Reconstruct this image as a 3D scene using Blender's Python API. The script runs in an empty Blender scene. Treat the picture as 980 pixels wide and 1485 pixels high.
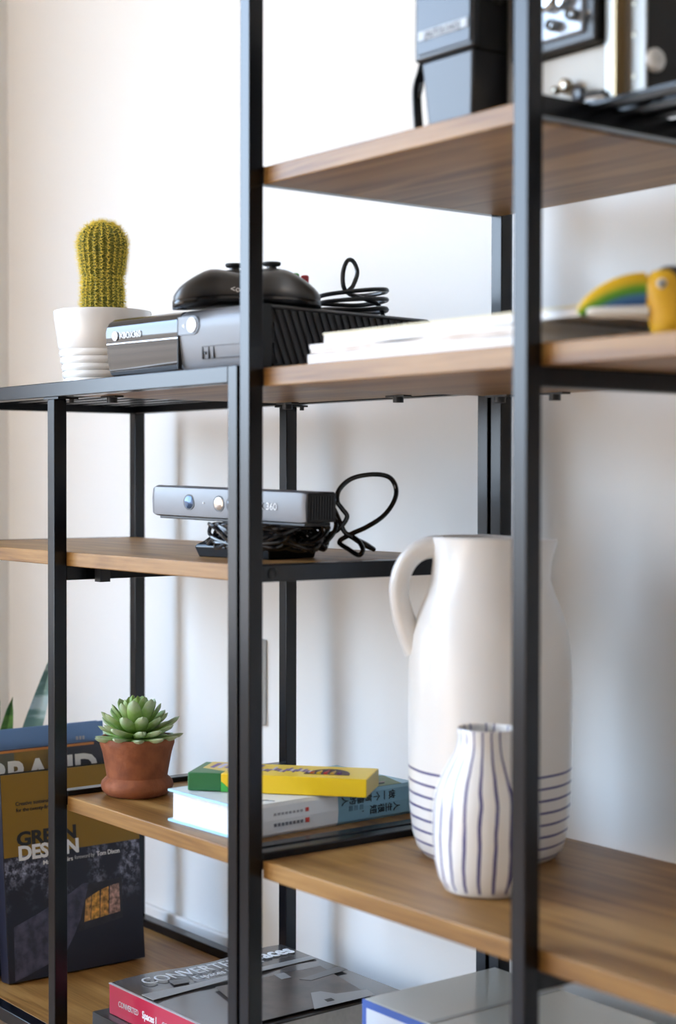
import bpy, bmesh, math, random
import numpy as np
from mathutils import Matrix, Vector, Quaternion

SC = bpy.context.scene
COL = SC.collection
PI = math.pi
rad = math.radians

# ------------------------------------------------------------------ camera
EYE = 0.87                                   # eye height above the floor
FPX, CX, CY = 2414.0, 490.0, 742.5           # focal length and centre in photo pixels (980x1485)
TH, PIT, ROLL = rad(37.4), rad(1.151), 0.0018
_w = Vector((-math.cos(TH)*math.cos(PIT), math.sin(TH)*math.cos(PIT), -math.sin(PIT)))
_r = Vector((math.sin(TH), math.cos(TH), 0))
_d = _w.cross(_r)
RR = _r*math.cos(ROLL) - _d*math.sin(ROLL)
DD = _r*math.sin(ROLL) + _d*math.cos(ROLL)
CAM = Vector((0, 0, EYE))
cam_data = bpy.data.cameras.new('camera')
cam = bpy.data.objects.new('camera', cam_data)
COL.objects.link(cam)
m3 = Matrix((RR, -DD, -_w)).transposed()
cam.matrix_world = Matrix.Translation(CAM) @ m3.to_4x4()
cam_data.sensor_fit = 'HORIZONTAL'
cam_data.lens = 35.0
cam_data.sensor_width = 35.0*980.0/FPX
cam_data.clip_start = 0.05
cam_data.clip_end = 500
cam_data.dof.use_dof = True
cam_data.dof.focus_distance = 2.42
cam_data.dof.aperture_fstop = 2.0
SC.camera = cam

# ------------------------------------------------------------------ light, exposure
SC.view_settings.view_transform = 'Standard'
SC.view_settings.look = 'None'
SC.view_settings.gamma = 1.0
SC.view_settings.use_curve_mapping = False
SC.view_settings.exposure = 0.16

XL, XR, YF, YB, ZC = -3.21, 2.3, -2.7, 1.58, 2.62     # the room
WY0, WY1, WZ0, WZ1 = -2.62, 0.50, 0.46, 2.47          # the window opening in wall_left

world = bpy.data.worlds.new('sky')
SC.world = world
world.use_nodes = True
wn = world.node_tree.nodes; wl = world.node_tree.links
bg = wn['Background']
tc = wn.new('ShaderNodeTexCoord'); sp = wn.new('ShaderNodeSeparateXYZ')
rp = wn.new('ShaderNodeValToRGB')
rp.color_ramp.elements[0].position = 0.0; rp.color_ramp.elements[0].color = (0.69, 0.84, 1.0, 1)
rp.color_ramp.elements[1].position = 0.8; rp.color_ramp.elements[1].color = (0.38, 0.61, 1.0, 1)
wl.new(tc.outputs['Generated'], sp.inputs[0]); wl.new(sp.outputs['Z'], rp.inputs[0]); wl.new(rp.outputs[0], bg.inputs[0])
bg.inputs[1].default_value = 14.0

pl = bpy.data.lights.new('window_portal', 'AREA')
pl.shape = 'RECTANGLE'; pl.size = WY1-WY0; pl.size_y = WZ1-WZ0
pl.cycles.is_portal = True
plo = bpy.data.objects.new('window_portal', pl); COL.objects.link(plo)
plo.location = (XL-0.02, (WY0+WY1)/2, (WZ0+WZ1)/2)
plo.rotation_euler = Vector((1, 0, 0)).to_track_quat('-Z', 'Z').to_euler()

sun = bpy.data.lights.new('sun', 'SUN'); sun.energy = 20.0; sun.angle = rad(0.6); sun.color = (1.0, 0.86, 0.68)
suno = bpy.data.objects.new('sun', sun); COL.objects.link(suno)
suno.rotation_euler = Vector((0.58, -0.52, -0.62)).to_track_quat('-Z', 'Y').to_euler()
suno.location = (-8, 4, 8)

# ------------------------------------------------------------------ pixel helpers (direction only; depth comes from the plane touched)
def ray(u, v): return _w + RR*((u-CX)/FPX) + DD*((v-CY)/FPX)
def on_z(u, v, z): k = ray(u, v); return CAM + k*((z-EYE)/k.z)
def on_y(u, v, y): k = ray(u, v); return CAM + k*(y/k.y)
def on_x(u, v, x): k = ray(u, v); return CAM + k*(x/k.x)
def at_d(u, v, d): return CAM + ray(u, v)*d

# ------------------------------------------------------------------ materials
MATS = {}
def setin(b, name, val):
    if name in b.inputs: b.inputs[name].default_value = val
def mat(name, col, rough=0.5, metal=0.0, spec=0.5, var=0.0, vscale=30.0, bump=0.0, bscale=80.0, coat=0.0, col2=None):
    if name in MATS: return MATS[name]
    m = bpy.data.materials.new(name); m.use_nodes = True
    nt = m.node_tree; b = nt.nodes['Principled BSDF']
    c = (*col, 1) if len(col) == 3 else col
    setin(b, 'Base Color', c); setin(b, 'Roughness', rough); setin(b, 'Metallic', metal); setin(b, 'Specular IOR Level', spec)
    setin(b, 'Coat Weight', coat); setin(b, 'Coat Roughness', 0.08)
    t = nt.nodes.new('ShaderNodeTexCoord')
    if var > 0 or col2:
        n = nt.nodes.new('ShaderNodeTexNoise'); n.inputs['Scale'].default_value = vscale; n.inputs['Detail'].default_value = 5
        r = nt.nodes.new('ShaderNodeValToRGB')
        a = col2 if col2 else tuple(x*(1-var) for x in col[:3])
        z = col if col2 else tuple(min(1, x*(1+var)) for x in col[:3])
        r.color_ramp.elements[0].position = .35; r.color_ramp.elements[0].color = (*a[:3], 1)
        r.color_ramp.elements[1].position = .65; r.color_ramp.elements[1].color = (*z[:3], 1)
        nt.links.new(t.outputs['Object'], n.inputs['Vector']); nt.links.new(n.outputs['Fac'], r.inputs[0]); nt.links.new(r.outputs[0], b.inputs['Base Color'])
    if bump > 0:
        n2 = nt.nodes.new('ShaderNodeTexNoise'); n2.inputs['Scale'].default_value = bscale; n2.inputs['Detail'].default_value = 4
        bp = nt.nodes.new('ShaderNodeBump'); bp.inputs['Strength'].default_value = bump; bp.inputs['Distance'].default_value = 0.002
        nt.links.new(t.outputs['Object'], n2.inputs['Vector']); nt.links.new(n2.outputs['Fac'], bp.inputs['Height']); nt.links.new(bp.outputs[0], b.inputs['Normal'])
    MATS[name] = m
    return m

def wood(name, c1, c2, c3, rough=0.42, fine=1.0):
    m = bpy.data.materials.new(name); m.use_nodes = True
    nt = m.node_tree; b = nt.nodes['Principled BSDF']; N = nt.nodes.new; L = nt.links.new
    t = N('ShaderNodeTexCoord'); mp = N('ShaderNodeMapping'); mp.inputs['Scale'].default_value = (2.2, 26, 26)
    n = N('ShaderNodeTexNoise'); n.inputs['Scale'].default_value = 1.0; n.inputs['Detail'].default_value = 6; n.inputs['Distortion'].default_value = 1.2
    mp2 = N('ShaderNodeMapping'); mp2.inputs['Scale'].default_value = (9*fine, 260*fine, 260*fine)
    n2 = N('ShaderNodeTexNoise'); n2.inputs['Scale'].default_value = 1.0; n2.inputs['Detail'].default_value = 3
    L(t.outputs['Object'], mp.inputs[0]); L(mp.outputs[0], n.inputs['Vector']); L(t.outputs['Object'], mp2.inputs[0]); L(mp2.outputs[0], n2.inputs['Vector'])
    mx = N('ShaderNodeMath'); mx.operation = 'MULTIPLY_ADD'; mx.inputs[1].default_value = 0.35; mx.inputs[2].default_value = -0.17
    ad = N('ShaderNodeMath'); ad.operation = 'ADD'
    L(n2.outputs['Fac'], mx.inputs[0]); L(n.outputs['Fac'], ad.inputs[0]); L(mx.outputs[0], ad.inputs[1])
    r = N('ShaderNodeValToRGB')
    r.color_ramp.elements[0].position = .30; r.color_ramp.elements[0].color = (*c1, 1)
    r.color_ramp.elements[1].position = .72; r.color_ramp.elements[1].color = (*c3, 1)
    e = r.color_ramp.elements.new(.5); e.color = (*c2, 1)
    L(ad.outputs[0], r.inputs[0]); L(r.outputs[0], b.inputs['Base Color'])
    bp = N('ShaderNodeBump'); bp.inputs['Strength'].default_value = .08; bp.inputs['Distance'].default_value = .001
    L(n2.outputs['Fac'], bp.inputs['Height']); L(bp.outputs[0], b.inputs['Normal'])
    setin(b, 'Roughness', rough); setin(b, 'Specular IOR Level', 0.38)
    MATS[name] = m
    return m

STEEL = mat('black_steel', (0.002, 0.0022, 0.004), 0.26, 0, 0.38)
WOOD = wood('oak_laminate', (0.14, 0.056, 0.010), (0.265, 0.128, 0.032), (0.385, 0.206, 0.062))
WALL = mat('wall_paint', (0.80, 0.785, 0.76), 0.85, bump=0.03, bscale=300)
TRIMW = mat('trim_paint', (0.82, 0.81, 0.79), 0.45)
CEIL = mat('ceiling_paint', (0.85, 0.85, 0.84), 0.9)
FLOORM = wood('floor_planks', (0.30, 0.185, 0.10), (0.41, 0.27, 0.155), (0.50, 0.345, 0.21), 0.45)
BLACKP = mat('black_plastic', (0.012, 0.012, 0.013), 0.38)
BLACKM = mat('black_matte', (0.012, 0.012, 0.012), 0.6)
RUBBER = mat('black_cable', (0.010, 0.010, 0.011), 0.32)
WHITEINK = mat('white_ink', (0.85, 0.85, 0.85), 0.5)
BLACKINK = mat('black_ink', (0.012, 0.011, 0.010), 0.5)
PAPER = mat('page_paper', (0.68, 0.67, 0.645), 0.8, var=.05, vscale=120)
CHROME = mat('chrome', (0.45, 0.45, 0.45), 0.14, 1.0)

# ------------------------------------------------------------------ mesh building
class MB:
    def __init__(s): s.v = []; s.f = []; s.sm = []
    def add(s, vs, fs, smooth=False):
        o = len(s.v); s.v += [tuple(p) for p in vs]; s.f += [tuple(i+o for i in f) for f in fs]; s.sm += [smooth]*len(fs); return s
    def box(s, x0, x1, y0, y1, z0, z1, M=None):
        vs = [Vector(p) for p in ((x0,y0,z0),(x1,y0,z0),(x1,y1,z0),(x0,y1,z0),(x0,y0,z1),(x1,y0,z1),(x1,y1,z1),(x0,y1,z1))]
        if M: vs = [M @ p for p in vs]
        return s.add(vs, [(0,3,2,1),(4,5,6,7),(0,1,5,4),(1,2,6,5),(2,3,7,6),(3,0,4,7)])
    def lathe(s, prof, n=48, M=None, cap0=True, cap1=True):
        vs = []; fs = []
        for (r_, z) in prof:
            for k in range(n):
                a = 2*PI*k/n; vs.append(Vector((r_*math.cos(a), r_*math.sin(a), z)))
        m = len(prof)
        for i in range(m-1):
            for k in range(n):
                k2 = (k+1) % n; fs.append((i*n+k, i*n+k2, (i+1)*n+k2, (i+1)*n+k))
        if cap0: fs.append(tuple(range(n-1, -1, -1)))
        if cap1: fs.append(tuple((m-1)*n+k for k in range(n)))
        if M: vs = [M @ p for p in vs]
        return s.add(vs, fs, True)
    def cyl(s, p0, p1, r_, n=20, r1=None):
        p0, p1 = Vector(p0), Vector(p1); d = p1-p0; q = d.to_track_quat('Z', 'Y').to_matrix().to_4x4()
        r1 = r_ if r1 is None else r1
        return s.lathe([(r_, 0), (r1, d.length)], n, Matrix.Translation(p0) @ q)
    def tube(s, pts, r_, n=8, taper=None, closed=False):
        P = [Vector(p) for p in pts]; m = len(P); vs = []; fs = []
        nrm = None
        for i in range(m):
            a = P[max(0, i-1)]; b = P[min(m-1, i+1)]
            if closed: a = P[(i-1) % m]; b = P[(i+1) % m]
            tg = (b-a).normalized()
            if nrm is None:
                up = Vector((0, 0, 1)) if abs(tg.z) < .9 else Vector((1, 0, 0)); nrm = (up - tg*up.dot(tg)).normalized()
            else:
                nrm = (nrm - tg*nrm.dot(tg)); nrm = nrm.normalized() if nrm.length > 1e-6 else Vector((0, 0, 1))
            bn = tg.cross(nrm); rr = r_*(taper(i/(m-1)) if taper else 1)
            for k in range(n):
                an = 2*PI*k/n; vs.append(P[i] + (nrm*math.cos(an)+bn*math.sin(an))*rr)
        for i in range(m if closed else m-1):
            j = (i+1) % m
            for k in range(n):
                k2 = (k+1) % n; fs.append((i*n+k, i*n+k2, j*n+k2, j*n+k))
        if not closed: fs.append(tuple(range(n-1, -1, -1))); fs.append(tuple((m-1)*n+k for k in range(n)))
        return s.add(vs, fs, True)
    def prism(s, poly, h0, h1, M=None, smooth=False):     # polygon in local xy extruded along z
        n = len(poly); vs = [Vector((p[0], p[1], h0)) for p in poly] + [Vector((p[0], p[1], h1)) for p in poly]
        fs = [tuple(range(n-1, -1, -1)), tuple(range(n, 2*n))] + [(i, (i+1) % n, n+(i+1) % n, n+i) for i in range(n)]
        if M: vs = [M @ p for p in vs]
        return s.add(vs, fs, smooth)
    def rings(s, rings, cap=True, smooth=True):           # list of equal-length loops
        n = len(rings[0]); vs = [p for r_ in rings for p in r_]; fs = []
        for i in range(len(rings)-1):
            for k in range(n):
                k2 = (k+1) % n; fs.append((i*n+k, i*n+k2, (i+1)*n+k2, (i+1)*n+k))
        if cap: fs.append(tuple(range(n-1, -1, -1))); fs.append(tuple((len(rings)-1)*n+k for k in range(n)))
        return s.add(vs, fs, smooth)
    def build(s, name, m, parent=None, bevel=0.0, seg=2, origin=None, smooth=None, subsurf=0, autosm=True):
        me = bpy.data.meshes.new(name)
        off = Vector(origin) if origin is not None else Vector((0, 0, 0))
        me.from_pydata([tuple(Vector(p)-off) for p in s.v], [], s.f)
        sm = [True]*len(s.f) if smooth else ([False]*len(s.f) if smooth is False else s.sm)
        me.polygons.foreach_set('use_smooth', sm)
        bm = bmesh.new(); bm.from_mesh(me)
        bmesh.ops.recalc_face_normals(bm, faces=bm.faces)
        if bevel > 0:
            ed = [e for e in bm.edges if len(e.link_faces) == 2 and e.calc_face_angle(0) > rad(40)]
            res = bmesh.ops.bevel(bm, geom=ed, offset=bevel, segments=seg, profile=.5, affect='EDGES', clamp_overlap=True)
            for f in bm.faces: f.smooth = False
            for f in res['faces']: f.smooth = True
        bm.to_mesh(me); bm.free()
        if bevel == 0 and (smooth or any(s.sm)):
            try: me.set_sharp_from_angle(angle=rad(35 if bevel == 0 else 30))
            except Exception: pass
        me.materials.append(m)
        o = bpy.data.objects.new(name, me); COL.objects.link(o)
        if parent is not None: o.parent = parent
        o.location = off
        if subsurf:
            md = o.modifiers.new('sub', 'SUBSURF'); md.levels = subsurf; md.render_levels = subsurf
        return o

def tag(o, label=None, cat=None, group=None, kind=None):
    if label: o['label'] = label
    if cat: o['category'] = cat
    if group: o['group'] = group
    if kind: o['kind'] = kind
    return o
def thing(name, loc, label, cat, yaw=0.0, group=None):
    o = bpy.data.objects.new(name, None); COL.objects.link(o); o.empty_display_size = .05
    o.location = loc; o.rotation_euler = (0, 0, yaw)
    return tag(o, label, cat, group)
def loc_of(t):                                           # world -> local of an (upright, yawed) thing
    return (Matrix.Translation(t.location) @ Matrix.Rotation(t.rotation_euler.z, 4, 'Z')).inverted()
def frame(o, right, up):
    r_ = Vector(right).normalized(); u_ = Vector(up); u_ = (u_ - r_*u_.dot(r_)).normalized(); n_ = r_.cross(u_)
    M = Matrix((r_, u_, n_)).transposed().to_4x4(); M.translation = Vector(o); return M
def lettering(name, text, size, M, m, parent, bold=0.0, depth=0.0003, align='LEFT', sx=1.0, spacing=1.0, shear=0.0, width=None):
    cu = bpy.data.curves.new(name, 'FONT'); cu.body = text; cu.size = size; cu.extrude = depth; cu.offset = bold*size; cu.align_x = align
    cu.space_character = spacing; cu.resolution_u = 3; cu.shear = shear
    ob = bpy.data.objects.new(name, cu); COL.objects.link(ob)
    bpy.context.view_layer.update()
    me = bpy.data.meshes.new_from_object(ob.evaluated_get(bpy.context.evaluated_depsgraph_get()))
    bpy.data.objects.remove(ob); bpy.data.curves.remove(cu)
    if width:
        xs_ = [v_.co.x for v_ in me.vertices]; sx = width/(max(xs_)-min(xs_))
    me.transform(M @ Matrix.Diagonal((sx, 1, 1, 1)))
    me.materials.clear(); me.materials.append(m); me.name = name
    o = bpy.data.objects.new(name, me); COL.objects.link(o); o.parent = parent
    return o
def catmull(pts, n=8, closed=False):
    P = [Vector(p) for p in pts]; out = []; m = len(P)
    rng = range(m) if closed else range(m-1)
    for i in rng:
        if closed: a, b, c, d = P[(i-1) % m], P[i], P[(i+1) % m], P[(i+2) % m]
        else: a, b, c, d = P[max(0, i-1)], P[i], P[i+1], P[min(m-1, i+2)]
        for k in range(n):
            t = k/n; out.append(.5*((2*b)+(c-a)*t+(2*a-5*b+4*c-d)*t*t+(3*b-a-3*c+d)*t**3))
    if not closed: out.append(P[-1])
    return out

# ------------------------------------------------------------------ the room
def struct(name, mb, m, parent=None, label=None, bevel=0):
    o = mb.build(name, m, parent, bevel=bevel)
    if parent is None: tag(o, label, None, None, 'structure')
    return o
T = 0.12
fl = struct('floor', MB().box(XL-T, XR+T, YF-T, YB+T, -0.12, -0.012), mat('subfloor', (.2, .13, .08), .8), label='brown wooden plank floor of the room')
# planks of the floor, each its own piece
rnd = random.Random(5)
pw, plen = 0.19, 1.38
row = 0; y = YF
plank_meshes = {}
while y < YB-1e-6:
    y1 = min(y+pw, YB); x = XL - rnd.random()*plen*.9
    while x < XR:
        xa, xb = max(x, XL), min(x+plen, XR)
        if xb-xa > .02:
            MB().box(xa+.0008, xb-.0008, y+.0008, y1-.0008, -0.012, 0.0).build('plank', FLOORM, fl)
        x += plen
    y = y1; row += 1
struct('ceiling', MB().box(XL-T, XR+T, YF-T, YB+T, ZC, ZC+.1), CEIL, label='plain white ceiling above the shelves')
struct('wall_back', MB().box(XL-T, XR+T, YB, YB+T, 0, ZC), WALL, label='off-white painted wall behind the shelving units')
struct('wall_front', MB().box(XL-T, XR+T, YF-T, YF, 0, ZC), WALL, label='off-white wall opposite the shelving units')
struct('wall_right', MB().box(XR, XR+T, YF, YB, 0, ZC), WALL, label='off-white wall at the end facing the window')
wm = MB()
wm.box(XL-T, XL, YF, WY0, 0, ZC); wm.box(XL-T, XL, WY1, YB, 0, ZC); wm.box(XL-T, XL, WY0, WY1, 0, WZ0); wm.box(XL-T, XL, WY0, WY1, WZ1, ZC)
struct('wall_left', wm, WALL, label='off-white wall with the window beside the low shelving unit')
struct('baseboard_back', MB().box(XL, XR, YB-.014, YB, 0, .088), TRIMW, label='white baseboard along the wall behind the shelves', bevel=.003)
struct('baseboard_left', MB().box(XL, XL+.014, YF, YB-.014, 0, .088), TRIMW, label='white baseboard under the window wall', bevel=.003)
struct('baseboard_right', MB().box(XR-.014, XR, YF, YB-.014, 0, .088), TRIMW, label='white baseboard on the wall facing the window', bevel=.003)
fr = MB(); f = .05
fr.box(XL-.09, XL-.03, WY0, WY0+f, WZ0, WZ1); fr.box(XL-.09, XL-.03, WY1-f, WY1, WZ0, WZ1)
fr.box(XL-.09, XL-.03, WY0, WY1, WZ0, WZ0+f); fr.box(XL-.09, XL-.03, WY0, WY1, WZ1-f, WZ1)
win = struct('window_1', fr, TRIMW, label='white framed window in the wall beside the shelves')
MB().box(XL-.08, XL-.04, (WY0+WY1)/2-.02, (WY0+WY1)/2+.02, WZ0+f, WZ1-f).build('mullion', TRIMW, win)
MB().box(XL-.10, XL+.05, WY0-.03, WY1+.03, WZ0-.03, WZ0).build('window_sill', TRIMW, win, bevel=.004)
# ground and hill outside the window
grd = MB(); N = 40
for i in range(N):
    pass
gv = []; gf = []
for i in range(41):
    for j in range(41):
        X = -260+i*6.4; Y = -160+j*8
        h = -3.2 + max(0, (-X-60))*.13*(0.75+.35*math.sin(Y*.021+1)+.2*math.sin(Y*.06))
        gv.append((X, Y, h))
for i in range(40):
    for j in range(40):
        gf.append((i*41+j, (i+1)*41+j, (i+1)*41+j+1, i*41+j+1))
grd.add(gv, gf, True)
tag(grd.build('hillside', mat('dry_hill', (.24, .17, .11), .9, var=.2, vscale=.05)), 'dry brown hillside outside the window', None, None, 'structure')

# wall mounted panel behind the middle posts
pn = on_y(382, 927, YB); z1p = pn.z; z0p = on_y(386, 1052, YB).z; xr = on_y(387, 990, YB).x
wp = thing('wall_panel', (xr-.04, YB, z0p), 'slim white plastic panel mounted on the wall behind the middle posts', 'wall panel')
MB().box(-.04, .04, -.012, 0, 0, z1p-z0p).build('cover', mat('panel_white', (.78, .79, .79), .4), wp, bevel=.003)
MB().box(-.025, .025, -.016, -.012, .02, z1p-z0p-.02).build('rocker', mat('panel_white2', (.80, .81, .81), .35), wp, bevel=.002)

# ------------------------------------------------------------------ shelving units
S = 0.02
YP0, YP1 = 1.10, 1.12           # front posts
YR0, YR1 = 1.50, 1.52           # rear posts
def Z(r_): return EYE + r_
def clip(parent, x, y, z, lx=.02):
    MB().box(x-lx, x+lx, y-.007, y+.007, z-.0025, z).lathe([(.0075, z-.010), (.0075, z-.0025)], 14, Matrix.Translation((x, y, 0))).build('board_clip', BLACKP, parent)
def unit(name, xs, label, ztop, levels, toplevel_slats, midtops):
    u = thing(name, (xs[1]+S/2, YP0, 0), label, 'shelving unit')
    Mi = loc_of(u)
    def B(n, m, x0, x1, y0, y1, z0, z1, bev=.0012, par=u):
        return MB().box(x0, x1, y0, y1, z0, z1, Mi).build(n, m, par, bevel=bev, seg=2)
    return u, B, Mi

# left, low unit: posts of three side frames; the middle frame stops under the top
LX = [-2.571, -2.113, -1.6555]
ul, B, Mi = unit('shelving_unit', LX, 'low black steel and wood shelving unit with the game console on its top', 0, 0, 0, 0)
zt1, zt0 = Z(.134), Z(.1135)
for i, x in enumerate(LX):
    for (a, b) in ((YP0, YP1), (YR0, YR1)):
        B('post', STEEL, x, x+S, a, b, .008, zt1 if i != 1 else zt0-.003)
        MB().lathe([(.009, 0), (.009, .006), (.006, .009)], 16, Mi @ Matrix.Translation((x+S/2, (a+b)/2, 0))).build('foot', BLACKP, ul)
# top frame
B('rail', STEEL, LX[0]+S, LX[2], YP0, YP1, zt0, zt1)
B('rail', STEEL, LX[0]+S, LX[2], YR0, YR1, zt0, zt1)
for x in (LX[0], LX[2]): B('rail', STEEL, x, x+S, YP1, YR0, zt0, zt1)
B('rail', STEEL, LX[1], LX[1]+S, YP1, YR0, zt0+.004, zt1)
bd = B('shelf_board', WOOD, LX[1]+S, LX[2], YP1, YR0, zt0+.002, zt1-.001)
for k in range(9):
    yy = YP1+.022+k*.042
    B('slat', STEEL, LX[0]+S, LX[1], yy-.009, yy+.009, zt1-.009, zt1, .001)
for (a, b) in ((YP0, YP1), (YR0, YR1)):
    B('bracket_plate', STEEL, LX[1]-.012, LX[1]+S+.012, a-.0, b+.012, zt0-.003, zt0, 0)
    for dx in (-.007, S+.007):
        MB().lathe([(.0035, zt0-.008), (.0035, zt0-.003)], 10, Mi @ Matrix.Translation((LX[1]+dx, b+.004, 0))).build('bolt', BLACKM, ul)
for x, y in ((LX[1]+.06, YP1+.05), (LX[2]-.035, YP1+.03), (LX[1]+.05, YR0-.02), (LX[2]-.13, YR0-.03)):
    p = Mi @ Vector((x, y, zt0+.002)); clip(ul, p.x, p.y, p.z)
# shelf carrying the sensor bar (two bays, middle rail under it)
B('shelf_board', WOOD, LX[0]+S, LX[2], YP1, YR0, Z(-.124), Z(-.104))
for x in (LX[0], LX[2]): B('rail', STEEL, x, x+S, YP1, YR0, Z(-.1245), Z(-.1035))
B('rail', STEEL, LX[1], LX[1]+S, YP1, YR0, Z(-.144), Z(-.124))
p = Mi @ Vector((LX[1]+.045, YP1+.045, Z(-.124))); MB().box(p.x-.012, p.x+.004, p.y-.008, p.y+.008, p.z-.0225, p.z).build('board_clip', BLACKP, ul)
Mb = Mi @ Matrix.Translation((LX[2]+S, YP1+.032, Z(-.114))) @ Matrix.Rotation(PI/2, 4, 'Y')
MB().lathe([(.0065, -.001), (.0065, .0016), (.0045, .0022), (.0042, .0006), (.0, .0006)], 18, Mb, True, False).build('bolt', BLACKP, ul)
# lower shelf, right bay only
B('shelf_board', WOOD, LX[1]+S, LX[2], YP1, YR0, Z(-.4695), Z(-.449))
for x in (LX[1], LX[2]): B('rail', STEEL, x, x+S, YP1, YR0, Z(-.462), Z(-.442))
# bottom shelf
B('shelf_board', WOOD, LX[0]+S, LX[2], YP1, YR0, Z(-.809), Z(-.789))
B('rail', STEEL, LX[0]+S, LX[1], YP0, YP1, Z(-.809), Z(-.789)); B('rail', STEEL, LX[1]+S, LX[2], YP0, YP1, Z(-.809), Z(-.789))
B('rail', STEEL, LX[0]+S, LX[1], YR0, YR1, Z(-.795), Z(-.775)); B('rail', STEEL, LX[1]+S, LX[2], YR0, YR1, Z(-.795), Z(-.775))
for x in (LX[0], LX[2]): B('rail', STEEL, x, x+S, YP1, YR0, Z(-.809), Z(-.789))
B('rail', STEEL, LX[1], LX[1]+S, YP1, YR0, Z(-.829), Z(-.809))

# right, tall unit
RX = [-1.630, -1.165, -0.700]
ur, B, Mi = unit('shelving_unit', RX, 'tall black steel and wood shelving unit with the jug and the old cameras', 0, 0, 0, 0)
ZTOP = 1.80
for i, x in enumerate(RX):
    for (a, b) in ((YP0, YP1), (YR0, YR1)):
        B('post', STEEL, x, x+S, a, b, .008, ZTOP)
        MB().lathe([(.009, 0), (.009, .006), (.006, .009)], 16, Mi @ Matrix.Translation((x+S/2, (a+b)/2, 0))).build('foot', BLACKP, ur)
for i in (0, 1):
    for (a, b) in ((YP0, YP1), (YR0, YR1)): B('rail', STEEL, RX[i]+S, RX[i+1], a, b, ZTOP-S, ZTOP)
for x in RX: B('rail', STEEL, x, x+S, YP1, YR0, ZTOP-S, ZTOP)
for k in range(9):
    yy = YP1+.022+k*.042
    for i in (0, 1): B('slat', STEEL, RX[i]+S, RX[i+1], yy-.009, yy+.009, ZTOP-.014, ZTOP-.006, .001)
# shelf with the cameras: board in the left bay, slats in the right
B('shelf_board', WOOD, RX[0]+S, RX[1], YP1, YR0, Z(.3445), Z(.365))
for x in RX: B('rail', STEEL, x, x+S, YP1, YR0, Z(.346), Z(.366))
B('rail', STEEL, RX[1]+S, RX[2], YR0, YR1, Z(.346), Z(.366))
for k in range(8):
    yy = YP1+.066+k*.041
    B('slat', STEEL, RX[1]+S, RX[2], yy-.009, yy+.009, Z(.3605), Z(.3655), .001)
# shelf with the paper pads (two bays)
B('shelf_board', WOOD, RX[0]+S, RX[2], YP1, YR0, Z(.108), Z(.130))
B('rail', STEEL, RX[0], RX[0]+S, YP1, YR0, Z(.109), Z(.1295)); B('rail', STEEL, RX[2], RX[2]+S, YP1, YR0, Z(.109), Z(.1295))
B('rail', STEEL, RX[1], RX[1]+S, YP1, YR0, Z(.088), Z(.108))
for x, y in ((RX[0]+.05, YR0-.03), (RX[1]-.03, YR0-.06), (RX[1]+.07, YR0-.05), (RX[0]+.14, YR0-.02)):
    p = Mi @ Vector((x, y, Z(.108))); clip(ur, p.x, p.y, p.z)
# shelf with the jug (two bays)
B('shelf_board', WOOD, RX[0]+S, RX[2], YP1, YR0, Z(-.473), Z(-.452))
for x in (RX[0], RX[2]): B('rail', STEEL, x, x+S, YP1, YR0, Z(-.463), Z(-.443))
B('rail', STEEL, RX[1], RX[1]+S, YP1, YR0, Z(-.493), Z(-.473))
# bottom shelf
B('shelf_board', WOOD, RX[0]+S, RX[2], YP1, YR0, Z(-.809), Z(-.789))
for i in (0, 1):
    B('rail', STEEL, RX[i]+S, RX[i+1], YP0, YP1, Z(-.809), Z(-.789)); B('rail', STEEL, RX[i]+S, RX[i+1], YR0, YR1, Z(-.795), Z(-.775))
for x in (RX[0], RX[2]): B('rail', STEEL, x, x+S, YP1, YR0, Z(-.809), Z(-.789))
B('rail', STEEL, RX[1], RX[1]+S, YP1, YR0, Z(-.829), Z(-.809))

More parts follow.
